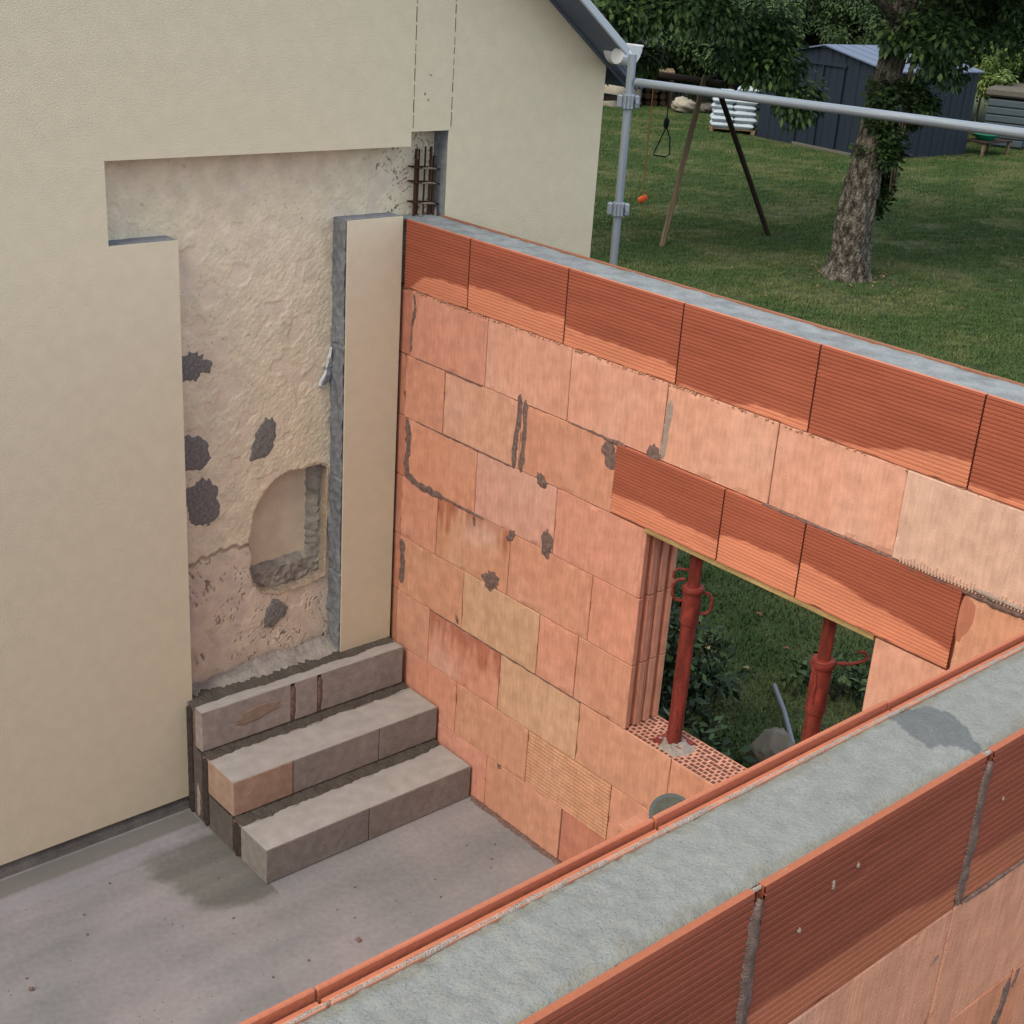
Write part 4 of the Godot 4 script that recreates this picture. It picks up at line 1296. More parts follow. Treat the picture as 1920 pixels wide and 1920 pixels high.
func prop(at: Vector3, head: float, nut: float, nut_high: float, looped: bool, label: String) -> void:
	var p := thing("steel_prop", at, label, "steel prop", "props under the lintel")
	var h := head - at.y
	var n := nut - at.y
	var o := MB.new()
	tube(o, [Vector3(0, 0.005, 0), Vector3(0, n, 0)], [0.0295], 22)
	build("outer_tube", o, M.red, p, true)
	var i := MB.new()
	tube(i, [Vector3(0, n, 0), Vector3(0, h - 0.006, 0)], [0.0235], 20)
	build("inner_tube", i, M.red, p, true)
	for y in [0.0035, h - 0.0035]:
		var f := MB.new()
		box(f, Vector3(-0.06, y - 0.0034, -0.06), Vector3(0.06, y + 0.0034, 0.06), 0.001)
		build("end_plate", f, M.red, p)
	var c := MB.new()
	tube(c, [Vector3(0, n - 0.01, 0), Vector3(0, n, 0), Vector3(0, n + nut_high * 0.85, 0), Vector3(0, n + nut_high * 0.87, 0), Vector3(0, n + nut_high * 0.98, 0), Vector3(0, n + nut_high, 0)], [0.031, 0.036, 0.035, 0.043, 0.042, 0.036], 24)
	build("collar", c, M.red, p, true)
	var side := Vector3(0.74, 0, 0.673)
	if looped:
		for s in [-1.0, 1.0]:
			var l := MB.new()
			var b := Vector3(0, n + (0.085 if s < 0 else 0.035), 0)
			tube(l, [b + side * s * 0.034, b + side * s * 0.062 + Vector3(0, 0.004, 0), b + side * s * 0.074 + Vector3(0, 0.022, 0), b + side * s * 0.076 + Vector3(0, 0.062, 0), b + side * s * 0.064 + Vector3(0, 0.086, 0), b + side * s * 0.034 + Vector3(0, 0.090, 0)], [0.0065], 8)
			build("handle", l, M.red, p, true)
	else:
		var l := MB.new()
		var b := Vector3(0, n + nut_high * 0.9, 0)
		tube(l, [b - side * 0.045, b + side * 0.10 + Vector3(0, 0.008, 0), b + side * 0.140 + Vector3(0, 0.022, 0), b + side * 0.150 + Vector3(0, 0.040, 0), b + side * 0.138 + Vector3(0, 0.055, 0), b + side * 0.11 + Vector3(0, 0.056, 0)], [0.0065], 8)
		build("handle", l, M.red, p, true)
		var k := MB.new()
		var g := Vector3(0, n + 0.04, 0) - side * 0.02 + Vector3(-0.67, 0, 0.74) * 0.028
		tube(k, [g, g + Vector3(0, 0.05, 0), g + Vector3(0, 0.11, 0) - side * 0.004, b - side * 0.04], [0.0055], 8)
		build("handle", k, M.red, p, true)
	if looped:
		var pin := MB.new()
		var y := h - 0.11
		tube(pin, [Vector3(0, y, 0) - side * 0.02, Vector3(0, y + 0.004, 0) - side * 0.062, Vector3(0, y - 0.012, 0) - side * 0.080, Vector3(0, y - 0.036, 0) - side * 0.078], [0.005], 8)
		build("pin", pin, M.red, p, true)
		var spill := MB.new()
		blob(spill, frame(Vector3(-0.02, 0.0, 0.012), Vector3.RIGHT, Vector3.FORWARD), 0.072, 0.085, 0.010, 610, 0.5, rgb(168, 158, 150), 0.6)
		build("mortar_pad", spill, M.concrete, p, true)

# ------------------------------------------------------------------ garden: swing, shed, bags, small things
func leg(mb: MB, a: Vector3, b: Vector3, r: float) -> void:
	tube(mb, [a, a.lerp(b, 0.3), a.lerp(b, 0.7), b], [r * 1.06, r, r, r * 0.95], 12)

func garden() -> void:
	var s := thing("swing_set", Vector3(11.8, GROUND, -8.46), "wooden A-frame swing on the lawn, one pale leg and one dark leg", "swing")
	var apex := Vector3(-0.235, 2.30, 0.0)
	for q in [[Vector3(-0.81, 0.0, -0.04), M.wood_grey, "pale weathered leg"], [Vector3(1.52, 0.0, 0.05), M.wood_dark, "dark stained leg"]]:
		var mb := MB.new()
		leg(mb, q[0] - Vector3(0, 0.05, 0), apex + Vector3(0.03 * signf(q[0].x), 0.05, 0.05 * signf(q[0].z)), 0.040)
		tag(build("leg", mb, q[1], s, true), q[2], "")
	for q in [Vector3(-0.95, 0, -3.9), Vector3(0.6, 0, -4.0)]:
		var mb := MB.new()
		leg(mb, q - Vector3(0, 0.05, 0), apex + Vector3(0, 0.0, -3.8), 0.040)
		build("leg", mb, M.wood_dark, s, true)
	var beam := MB.new()
	leg(beam, apex + Vector3(0, -0.04, 0.25), apex + Vector3(0, -0.04, -4.0), 0.045)
	build("beam", beam, M.wood_dark, s, true)
	var ap := s.position + apex
	var o := thing("rope_swing", Vector3(ap.x, 0, ap.z - 1.05), "thin brown rope with an orange grip hanging from the swing beam", "rope swing")
	var mb := MB.new()
	tube(mb, [Vector3(0, ap.y - 0.05, 0), Vector3(0.005, 1.3, 0), Vector3(-0.01, 0.34, 0.02)], [0.008], 8)
	build("rope", mb, M.rope, o, true)
	mb = MB.new()
	tube(mb, [Vector3(-0.08, 0.30, 0.02), Vector3(-0.065, 0.305, 0.02), Vector3(0.05, 0.345, 0.02), Vector3(0.06, 0.35, 0.02)], [0.025, 0.045, 0.045, 0.025], 12)
	build("grip", mb, M.orange, o, true)
	mb = MB.new()
	tube(mb, [Vector3(-0.01, 0.32, 0.02), Vector3(0.0, 0.18, 0.03), Vector3(0.02, 0.06, 0.02)], [0.009, 0.006], 8)
	build("rope_end", mb, M.rope, o, true)
	var k := thing("trapeze_loop", Vector3(ap.x, 0, ap.z - 0.72), "black trapeze loop hanging from the swing beam, right of the brown rope", "trapeze")
	mb = MB.new()
	tube(mb, [Vector3(0, ap.y - 0.05, 0), Vector3(0, 1.45, 0)], [0.009], 8)
	build("strap", mb, M.black, k, true)
	mb = MB.new()
	tube(mb, [Vector3(0, 1.54, 0), Vector3(0, 1.50, 0), Vector3(0, 1.42, 0), Vector3(0, 1.38, 0)], [0.02, 0.045, 0.04, 0.015], 10)
	build("buckle", mb, M.black, k, true)
	mb = MB.new()
	tube(mb, [Vector3(0, 1.42, 0), Vector3(0.06, 1.25, 0.05), Vector3(0.07, 1.02, 0.06), Vector3(0.03, 0.985, 0.02), Vector3(-0.11, 1.0, -0.09), Vector3(-0.10, 1.06, -0.08), Vector3(-0.02, 1.36, 0), Vector3(0, 1.42, 0)], [0.011], 8)
	build("loop", mb, M.black, k, true)
	shed()
	bags()
	# right edge: grey lidded garden chest and a low table with a green basin
	var c := thing("garden_chest", Vector3(29.6, GROUND, -13.9), "grey slatted garden chest with a pale lid right of the dark shed", "garden chest")
	for i in 6:
		mb = MB.new()
		box(mb, Vector3(-1.0, 0.04 + i * 0.185, -0.5), Vector3(1.9, 0.205 + i * 0.185, 0.5), 0.02)
		build("slat", mb, M.teal, c)
	mb = MB.new()
	box(mb, Vector3(-0.98, 0.02, -0.48), Vector3(1.88, 1.15, 0.48))
	build("carcass", mb, M.black, c)
	mb = MB.new()
	box(mb, Vector3(-1.0, 1.19, -0.6), Vector3(2.0, 1.40, 0.56), 0.05)
	build("lid", mb, M.stone, c)
	c.rotation.y = 0.35
	var t := thing("low_table", Vector3(26.95, GROUND, -12.95), "low wooden garden table at the right edge of the shed", "table")
	for q in [Vector2(-0.55, -0.25), Vector2(0.55, -0.25), Vector2(-0.55, 0.25), Vector2(0.55, 0.25)]:
		mb = MB.new()
		box(mb, Vector3(q.x - 0.03, 0, q.y - 0.03), Vector3(q.x + 0.03, 0.30, q.y + 0.03), 0.005)
		build("leg", mb, M.wood_grey, t)
	mb = MB.new()
	box(mb, Vector3(-0.62, 0.30, -0.32), Vector3(0.62, 0.335, 0.32), 0.006)
	build("tabletop", mb, M.wood_dark, t)
	mb = MB.new()
	tube(mb, [Vector3(0, 0, 0), Vector3(0, 0.02, 0), Vector3(0, 0.11, 0), Vector3(0, 0.13, 0)], [0.16, 0.20, 0.29, 0.30], 20)
	var basin := build("plastic_basin", mb, M.green_plastic, self, true)
	basin.position = t.position + Vector3(-0.1, 0.337, 0.0)
	tag(basin, "green plastic basin standing on the low garden table", "basin")
	# open log store under the trees behind the scaffold post
	var l := thing("log_store", Vector3(25.2, GROUND, -22.6), "low open log store with a flat wooden roof under the trees", "log store")
	l.rotation.y = -0.78
	mb = MB.new()
	box(mb, Vector3(-0.75, 0.90, -0.6), Vector3(0.75, 1.0, 0.45), 0.02)
	build("roof", mb, M.wood_grey, l)
	for x in [-0.68, 0.68]:
		mb = MB.new()
		box(mb, Vector3(x - 0.05, 0, 0.30), Vector3(x + 0.05, 0.9, 0.40), 0.005)
		build("post", mb, M.wood_dark, l)
	mb = MB.new()
	box(mb, Vector3(-0.72, 0, -0.58), Vector3(0.72, 0.9, -0.52))
	build("back_panel", mb, M.wood_dark, l)
	for i in 18:
		mb = MB.new()
		var x := -0.55 + (i % 6) * 0.21 + rng.randf_range(-0.02, 0.02)
		var y := 0.10 + (i / 6) * 0.18
		tube(mb, [Vector3(x, y, -0.45), Vector3(x, y, 0.05 + rng.randf_range(0, 0.1))], [rng.randf_range(0.075, 0.095)], 9)
		build("log", mb, M.wood_dark, l, true)
	# pale boulders along the wood's edge
	var bo := [[24.35, -22.9, 0.70, "tall pale boulder showing just past the house corner"], [25.3, -21.2, 0.36, "whitish boulder below the log store, left of the brown rope"], [25.9, -20.9, 0.24, "small grey boulder right of the brown rope"], [24.3, -18.9, 0.30, "grey green boulder left of the stack of white bags"]]
	for i in bo.size():
		mb = MB.new()
		lump(mb, Vector3(bo[i][0], GROUND + bo[i][2] * 0.45, bo[i][1]), Vector3(1.0, 0.55 if i else 1.2, 0.8) * bo[i][2], 300 + i, 0.5)
		tag(build("boulder", mb, M.pale_stone if i < 2 else M.stone, self, true), bo[i][3], "boulder", "boulders along the edge of the trees")
	mb = MB.new()
	lump(mb, Vector3(1.60, GROUND + 0.06, 1.16), Vector3(0.115, 0.11, 0.11), 320, 0.4)
	tag(build("mortar_lump", mb, M.pale_stone, self, true), "rough grey lump of dried mortar on the ground outside the window", "mortar lump")
	mb = MB.new()
	tube(mb, [Vector3(1.72, -0.12, 1.22), Vector3(1.95, -0.07, 0.95), Vector3(2.15, -0.08, 0.72)], [0.014], 8)
	tag(build("pipe_offcut", mb, M.blue, self, true), "blue grey length of pipe lying in the grass beyond the window", "pipe")
	for q in [[Vector3(2.05, -0.10, 0.30), Vector3(2.5, -0.11, -0.05)], [Vector3(1.92, -0.10, 0.36), Vector3(2.2, -0.11, 0.16)]]:
		mb = MB.new()
		box(mb, Vector3(-0.16, -0.008, -0.016), Vector3(0.16, 0.008, 0.016), 0.002)
		var st := build("wood_lath", mb, M.wood, self)
		st.transform = Transform3D(Basis.looking_at(q[1] - q[0]).rotated(Vector3.UP, PI / 2), (q[0] + q[1]) / 2)
		tag(st, "longer pale wooden lath lying in the grass outside the window" if q[1].x > 2.3 else "shorter pale wooden lath lying beside the longer one outside", "lath", "laths in the grass")

func lump(mb: MB, at: Vector3, r: Vector3, sd: int, rough: float) -> void:
	var nu := 24
	var nv := 14
	var rows := []
	for j in nv + 1:
		var b := PI * j / nv - PI / 2
		var row := []
		for i in nu:
			var a := TAU * i / nu
			var d := Vector3(cos(b) * cos(a), sin(b), cos(b) * sin(a))
			var k := 1.0 + rough * (noise_a.get_noise_3d(d.x * 90.0 + sd * 50.0, d.y * 90.0, d.z * 90.0) + 0.5 * noise_b.get_noise_3d(d.x * 300.0 + sd * 50.0, d.y * 300.0, d.z * 300.0))
			row.append(mb.vert(at + d * r * k, Vector2(a, b)))
		rows.append(row)
	for j in nv:
		for i in nu:
			mb.face(rows[j][i], rows[j + 1][i], rows[j + 1][(i + 1) % nu], rows[j][(i + 1) % nu])

func shed() -> void:
	var s := thing("garden_shed", Vector3(22.75, GROUND, -13.1), "dark blue grey metal garden shed with a low gable roof behind the tree", "shed")
	var front := Vector3(0.50, 0, -3.85)      # gable end, seen from the house
	var side := Vector3(3.45, 0, 0.08)
	var high := 1.87
	var ridge := 0.36
	var out := -side.normalized()
	# ribbed sheet panels: nine on the gable end, seven on the long side
	for i in 9:
		var a := front * (i / 9.0)
		var b := front * ((i + 1) / 9.0)
		var mb := MB.new()
		panel(mb, a, b, high + ridge * (1.0 - absf(i / 9.0 - 0.5) * 2.0), high + ridge * (1.0 - absf((i + 1) / 9.0 - 0.5) * 2.0), out)
		build("wall_panel", mb, M.shed, s)
	for i in 7:
		var a := side * (i / 7.0)
		var b := side * ((i + 1) / 7.0)
		var mb := MB.new()
		panel(mb, b, a, high, high, -front.normalized())
		build("wall_panel", mb, M.shed, s)
	var door := MB.new()
	for q in [0.335, 0.50, 0.665]:
		obox(door, Transform3D(Basis(front.normalized(), Vector3.UP, front.normalized().cross(Vector3.UP)), front * q + Vector3(0, 0.93, 0) + out * 0.03), Vector3(0.02, 0.92, 0.02), 0.004)
	obox(door, Transform3D(Basis(front.normalized(), Vector3.UP, front.normalized().cross(Vector3.UP)), front * 0.5 + Vector3(0, 1.86, 0) + out * 0.03), Vector3(0.70, 0.03, 0.02), 0.004)
	build("door_frame", door, M.shed, s)
	var sill := MB.new()
	obox(sill, Transform3D(Basis(front.normalized(), Vector3.UP, front.normalized().cross(Vector3.UP)), front * 0.42 + Vector3(0, 0.03, 0) + out * 0.05), Vector3(0.95, 0.03, 0.03), 0.004)
	build("sill", sill, M.stone, s)
	for e in 2:
		var mb := MB.new()
		var a := front * (-0.03 if e == 0 else 1.03) + Vector3(0, high - 0.01, 0) + out * 0.12
		var r := front * 0.5 + Vector3(0, high + ridge + 0.02, 0) + out * 0.12
		var d := side * 1.05
		for k in 8:
			var p := a + d * (k / 8.0)
			var q := a + d * ((k + 1) / 8.0 - 0.012)
			var p2 := r + d * (k / 8.0)
			var q2 := r + d * ((k + 1) / 8.0 - 0.012)
			var up := Vector3(0, 0.03, 0)
			if e == 1:
				var h := p; p = q; q = h
				h = p2; p2 = q2; q2 = h
			mb.quad(p + up, q + up, q2 + up, p2 + up)
			mb.quad(q, p, p2, q2)
			mb.quad(p, q, q + up, p + up)
			mb.quad(q, q2, q2 + up, q + up)
			mb.quad(p2, p, p + up, p2 + up)
		build("roof_sheet", mb, M.shed_roof, s)
	var back := MB.new()
	box(back, Vector3(0.55, 0, -3.7), Vector3(3.3, high - 0.02, -0.15))
	build("core", back, M.shed, s)

func panel(mb: MB, a: Vector3, b: Vector3, ha: float, hb: float, n: Vector3) -> void:
	var prof := [[0.0, -0.02], [0.06, -0.02], [0.10, 0.0], [0.46, 0.0], [0.48, -0.008], [0.52, -0.008], [0.54, 0.0], [0.90, 0.0], [0.94, -0.02], [1.0, -0.02]]
	for i in prof.size() - 1:
		var p: Vector3 = a.lerp(b, prof[i][0]) + n * prof[i][1]
		var q: Vector3 = a.lerp(b, prof[i + 1][0]) + n * prof[i + 1][1]
		mb.quad(q, p, p + Vector3(0, lerpf(ha, hb, prof[i][0]), 0), q + Vector3(0, lerpf(ha, hb, prof[i + 1][0]), 0))

func bags() -> void:
	var at := Vector3(23.25, GROUND, -17.70)
	var turn := Basis(Vector3.UP, deg_to_rad(-50.0))
	var pal := thing("pallet", at, "wooden pallet under the stack of white bags beside the shed", "pallet")
	pal.basis = turn
	for i in 5:
		var mb := MB.new()
		box(mb, Vector3(-0.56, 0.085, -0.40 + i * 0.18), Vector3(0.56, 0.107, -0.30 + i * 0.18), 0.003)
		build("board", mb, M.wood_grey, pal)
	for x in [-0.5, 0.0, 0.5]:
		var mb := MB.new()
		box(mb, Vector3(x - 0.05, 0.0, -0.40), Vector3(x + 0.05, 0.084, 0.42), 0.003)
		build("bearer", mb, M.wood_grey, pal)
	var first: MeshInstance3D
	var words := ["bottom", "second", "third", "fourth", "fifth", "sixth", "top"]
	for lay in 7:
		for i in 4:
			if lay == 6 and i != 1: continue
			var o: MeshInstance3D
			if first == null:
				var mb := MB.new()
				pillow(mb)
				o = build("white_bag", mb, M.bag, self, true)
				first = o
			else:
				o = first.duplicate()
				o.name = called("white_bag", self)
				add_child(o, true)
			var sx := -0.28 if i % 2 == 0 else 0.28
			var sz := 0.21 if i < 2 else -0.21
			if lay % 2: sx *= 0.94
			o.transform = Transform3D(turn * Basis(Vector3.UP, rng.randf_range(-0.16, 0.16) + (PI if rng.randf() < 0.5 else 0.0)), at + turn * Vector3(sx + rng.randf_range(-0.05, 0.05), 0.182 + lay * 0.142, sz + rng.randf_range(-0.02, 0.02)))
			tag(o, "white bag in the %s layer of the stack beside the shed, %s, %s" % [words[lay], "front" if i < 2 else "back", "left" if i % 2 == 0 else "right"], "bag", "white bags stacked on a pallet")

func pillow(mb: MB) -> void:
	var nu := 20
	var nv := 14
	var h := Vector3(0.285, 0.078, 0.215)
	for s in [1.0, -1.0]:
		var rows := []
		for j in nv + 1:
			var row := []
			for i in nu + 1:
				var a := i * 2.0 / nu - 1.0
				var b := j * 2.0 / nv - 1.0
				var k := pow(maxf(0.0, (1.0 - pow(absf(a), 5.0)) * (1.0 - pow(absf(b), 4.0))), 0.45)
				var wr := 1.0 + 0.10 * noise_b.get_noise_2d(a * 160.0, b * 130.0 + s * 90.0)
				row.append(mb.vert(Vector3(a * h.x * (1.0 - 0.04 * b * b), s * h.y * k * wr, b * h.z * (1.0 - 0.05 * a * a)), Vector2(a, b)))
			rows.append(row)
		for j in nv:
			for i in nu:
				if s > 0: mb.face(rows[j][i], rows[j + 1][i], rows[j + 1][i + 1], rows[j][i + 1])
				else: mb.face(rows[j][i], rows[j][i + 1], rows[j + 1][i + 1], rows[j + 1][i])

# ------------------------------------------------------------------ trees, hedge, plants, grass
func spray(count: int, reach: float, long: float, wide: float, droop: float, sd: int) -> ArrayMesh:     # one twig's worth of leaves
	var mb := MB.new()
	var r := RandomNumberGenerator.new()
	r.seed = sd
	for i in count:
		var d := Vector3(r.randfn(), r.randfn() * 0.8, r.randfn()).normalized()
		var p := d * reach * pow(r.randf(), 0.5)
		var f := (d + Vector3(r.randfn() * 0.6, -droop + r.randfn() * 0.4, r.randfn() * 0.6)).normalized()
		var s := f.cross(Vector3(r.randfn(), 1.5, r.randfn())).normalized()
		var n := s.cross(f)
		var l := long * r.randf_range(0.7, 1.25)
		var w := wide * r.randf_range(0.7, 1.2)
		var k := Color(1, 1, 1) * r.randf_range(0.7, 1.0)
		var a := mb.vert(p, Vector2.ZERO, k)
		var b := mb.vert(p + f * l * 0.45 + s * w - n * w * 0.3, Vector2.ZERO, k)
		var c := mb.vert(p + f * l - n * l * 0.15, Vector2.ZERO, k)
		var e := mb.vert(p + f * l * 0.45 - s * w - n * w * 0.3, Vector2.ZERO, k)
		mb.tri(a, b, c)
		mb.tri(a, c, e)
	return mb.mesh()

var sprays := {}

func foliage(base: String, parent: Node, blobs: Array, per: float, kind: String, tones: Array, sd: int, low := -9.0) -> MultiMeshInstance3D:
	# blobs: [centre, radii]; leaves gather in clumps inside each, denser towards its skin
	var r := RandomNumberGenerator.new()
	r.seed = sd
	var xf: Array[Transform3D] = []
	var cols: Array[Color] = []
	for b in blobs:
		var c: Vector3 = b[0]
		var h: Vector3 = b[1]
		var count := int(per * (h.x * h.y + h.y * h.z + h.x * h.z))
		var clumps := []
		for i in maxi(4, count / 14):
			clumps.append(Vector3(r.randfn(), r.randfn(), r.randfn()).normalized() * pow(r.randf_range(0.12, 1.0), 0.4))
		for i in count:
			var q: Vector3 = clumps[i % clumps.size()] + Vector3(r.randfn(), r.randfn(), r.randfn()) * 0.11
			var p := c + q * h
			if p.y < low: continue
			xf.append(Transform3D(Basis(Vector3.UP, r.randf() * TAU).rotated(Vector3.RIGHT, r.randf_range(-0.5, 0.5)).scaled(Vector3.ONE * r.randf_range(0.75, 1.3)), p))
			var t: Color = tones[r.randi() % tones.size()]
			cols.append(t * r.randf_range(0.75, 1.15))
	var mm := MultiMesh.new()
	mm.transform_format = MultiMesh.TRANSFORM_3D
	mm.use_colors = true
	if not sprays.has(kind):
		match kind:
			"broad": sprays[kind] = spray(22, 0.26, 0.105, 0.026, 0.7, 1)
			"fine": sprays[kind] = spray(22, 0.32, 0.13, 0.028, 0.9, 2)
			"ivy": sprays[kind] = spray(16, 0.14, 0.07, 0.027, 0.5, 3)
			"shrub": sprays[kind] = spray(12, 0.10, 0.060, 0.014, 0.4, 4)
	mm.mesh = sprays[kind]
	mm.instance_count = xf.size()
	for i in xf.size():
		mm.set_instance_transform(i, xf[i])
		mm.set_instance_color(i, cols[i])
	var o := MultiMeshInstance3D.new()
	o.name = called(base, parent)
	o.multimesh = mm
	o.material_override = M.leaf
	parent.add_child(o, true)
	o.set_meta("kind", "stuff")
	return o

func trunk(mb: MB, pts: Array, rad: Array, sides := 28, gnarl := 0.12, sd := 0) -> void:
	var dense := []
	var rr := []
	for i in pts.size() - 1:
		for k in 8:
			var f := k / 8.0
			var p0: Vector3 = pts[maxi(i - 1, 0)]
			var p3: Vector3 = pts[mini(i + 2, pts.size() - 1)]
			dense.append(pts[i].cubic_interpolate(pts[i + 1], p0, p3, f))
			rr.append(lerpf(rad[i], rad[i + 1], f))
	dense.append(pts[-1])
	rr.append(rad[-1])
	var last := []
	var run := 0.0
	for i in dense.size():
		var row := []
		if i: run += dense[i].distance_to(dense[i - 1])
		for j in sides + 1:
			var a := TAU * (j % sides) / sides
			var k := 1.0 + gnarl * noise_a.get_noise_3d(cos(a) * 90.0 + sd * 70.0, sin(a) * 90.0, run * 110.0) * 1.6 + gnarl * 0.7 * noise_b.get_noise_3d(cos(a) * 330.0, sin(a) * 330.0 + sd, run * 400.0)
			row.append(mb.vert(dense[i] + Vector3(cos(a), 0, sin(a)) * rr[i] * k, Vector2(a / TAU * 1.5, run), Color(1, 1, 1)))
		if i > 0:
			for j in sides:
				mb.face(last[j], row[j], row[j + 1], last[j + 1])
		last = row

func vegetation() -> void:
	# the big tree in front of the shed
	var t := thing("ivy_tree", Vector3(11.95, GROUND, -5.98), "big tree with rough grey trunk and ivy in front of the shed", "tree")
	var mb := MB.new()
	trunk(mb, [Vector3(-0.05, -0.1, 0.02), Vector3(0.0, 0.10, 0), Vector3(0.03, 0.45, -0.02), Vector3(0.10, 0.95, -0.06), Vector3(0.22, 1.5, -0.12), Vector3(0.40, 2.1, -0.18), Vector3(0.66, 2.8, -0.28), Vector3(0.85, 3.6, -0.32), Vector3(0.95, 5.0, -0.3), Vector3(1.0, 6.5, -0.2)], [0.40, 0.285, 0.25, 0.24, 0.215, 0.185, 0.165, 0.15, 0.11, 0.05], 40, 0.16, 3)
	build("trunk", mb, M.bark, t, true)
	var limbs := [[Vector3(0.75, 3.2, -0.3), Vector3(-0.3, 4.1, -0.9), Vector3(-1.8, 4.4, -1.4), Vector3(-3.2, 4.1, -1.9)], [Vector3(0.8, 3.3, -0.3), Vector3(2.0, 3.8, 0.4), Vector3(3.4, 3.7, 1.0)], [Vector3(0.9, 4.2, -0.3), Vector3(0.4, 5.0, 1.2), Vector3(-0.2, 5.2, 2.6)], [Vector3(0.9, 4.0, -0.3), Vector3(1.5, 4.8, -1.8), Vector3(2.0, 4.9, -3.4)]]
	for l in limbs:
		mb = MB.new()
		trunk(mb, l, [0.11, 0.085, 0.06, 0.03], 12, 0.08, 5)
		build("limb", mb, M.bark, t, true)
	var g1 := rgb(66, 90, 52)
	var g2 := rgb(54, 76, 46)
	var g3 := rgb(88, 112, 62)
	var crown := []
	var cr := RandomNumberGenerator.new()
	cr.seed = 5
	for i in 13:
		var a := cr.randf() * TAU
		var d := cr.randf_range(0.5, 3.6)
		crown.append([Vector3(0.8 + cos(a) * d, cr.randf_range(4.3, 6.2) - d * 0.1, -0.3 + sin(a) * d), Vector3(1.2, 0.75, 1.2)])
	# boughs that droop into view
	crown.append_array([[Vector3(-0.9, 2.85, -1.3), Vector3(0.5, 0.4, 0.5)], [Vector3(-2.0, 3.35, -1.7), Vector3(0.8, 0.4, 0.7)], [Vector3(-0.35, 2.45, -1.0), Vector3(0.32, 0.42, 0.35)], [Vector3(0.45, 3.15, 0.2), Vector3(0.40, 0.35, 0.4)], [Vector3(1.2, 3.35, 0.3), Vector3(0.4, 0.35, 0.4)], [Vector3(-3.0, 2.95, -2.4), Vector3(0.8, 0.4, 0.7)], [Vector3(-4.2, 2.8, -3.0), Vector3(0.9, 0.5, 0.8)], [Vector3(-5.2, 2.9, -3.6), Vector3(0.8, 0.5, 0.8)], [Vector3(-2.0, 2.75, -3.0), Vector3(0.6, 0.45, 0.6)], [Vector3(2.1, 3.45, 0.5), Vector3(0.6, 0.35, 0.6)], [Vector3(1.35, 2.85, 0.0), Vector3(0.22, 0.28, 0.22)]])
	foliage("crown", t, crown, 190.0, "broad", [g1, g2, g3], 11)
	foliage("ivy", t, [[Vector3(0.36, 1.75, -0.02), Vector3(0.26, 0.34, 0.30)], [Vector3(0.48, 1.35, -0.14), Vector3(0.18, 0.36, 0.20)], [Vector3(0.55, 1.0, -0.10), Vector3(0.10, 0.2, 0.12)], [Vector3(0.45, 2.15, -0.15), Vector3(0.27, 0.35, 0.26)], [Vector3(0.78, 2.2, 0.1), Vector3(0.18, 0.4, 0.2)]], 720.0, "ivy", [rgb(44, 64, 34), rgb(60, 82, 38), rgb(36, 54, 32)], 12)
	for i in 3:
		mb = MB.new()
		tube(mb, [Vector3(0.55 + i * 0.05, 1.1, 0.10), Vector3(0.42 + i * 0.07, 1.7, 0.14), Vector3(0.62 + i * 0.06, 2.35, 0.06), Vector3(0.80, 3.0, -0.08)], [0.012], 6)
		build("vine", mb, M.wood_grey, t, true)
	# the wood behind: each tree its trunk and crown, dense to the ground
	var spots := [
		[21.5, -26.2, 3.6, 2.1, "dark leafy tree rising directly behind the house corner and gutter", 0],
		[24.6, -27.0, 3.8, 2.2, "dark tree behind the log store and the scaffold post", 1],
		[27.2, -24.6, 3.6, 2.0, "drooping green tree between the log store and the swing", 0],
		[28.0, -21.8, 3.5, 1.9, "drooping tree behind the stack of white bags", 0],
		[30.6, -19.8, 3.6, 2.0, "dark tree rising behind the left end of the shed roof", 1],
		[32.4, -17.0, 3.7, 2.0, "dark tree behind the middle of the shed, beside the trunk with ivy", 1],
		[34.4, -14.8, 3.6, 2.0, "tree behind the right end of the shed roof", 0],
		[36.6, -12.2, 3.7, 2.1, "dark tree behind the garden chest at the right edge", 1],
	]
	for i in spots.size():
		var s: Array = spots[i]
		var k := thing("woodland_tree", Vector3(s[0], GROUND, s[1]), s[4], "tree", "trees along the end of the lawn")
		mb = MB.new()
		trunk(mb, [Vector3(0, -0.1, 0), Vector3(0.05, 1.2, 0.0), Vector3(-0.05, 2.8, 0.1), Vector3(0.0, s[2], 0)], [0.2, 0.16, 0.12, 0.04], 14, 0.1, i)
		build("trunk", mb, M.bark, k, true)
		var bl := []
		var rr := RandomNumberGenerator.new()
		rr.seed = 40 + i
		for j in 15:
			var a := rr.randf() * TAU
			var d: float = s[3] * sqrt(rr.randf())
			bl.append([Vector3(cos(a) * d, rr.randf_range(0.75, s[2]), sin(a) * d), Vector3(1.15, 0.85, 1.15)])
		foliage("crown", k, bl, 85.0, "fine" if s[5] == 0 else "broad", [rgb(66, 90, 54), rgb(54, 76, 46), rgb(84, 108, 64)] if s[5] == 0 else [rgb(50, 70, 44), rgb(60, 82, 48), rgb(72, 94, 54)], 60 + i, 0.05)
	var bu := thing("bright_bush", Vector3(30.2, GROUND, -15.3), "bright yellow green bush above the garden chest beside the shed roof", "bush")
	mb = MB.new()
	tube(mb, [Vector3(0, 0, 0), Vector3(0.1, 1.4, 0)], [0.04, 0.02], 8)
	build("stem", mb, M.bark, bu, true)
	foliage("leaves", bu, [[Vector3(0.0, 1.75, 0.2), Vector3(0.8, 0.6, 0.7)], [Vector3(0.7, 2.1, 0.1), Vector3(0.6, 0.5, 0.6)], [Vector3(-0.4, 1.45, 0.5), Vector3(0.5, 0.4, 0.5)]], 150.0, "broad", [rgb(100, 122, 60), rgb(84, 108, 54), rgb(120, 138, 78)], 90)
	# a dark backdrop of wood beyond, one mass
	var mass := []
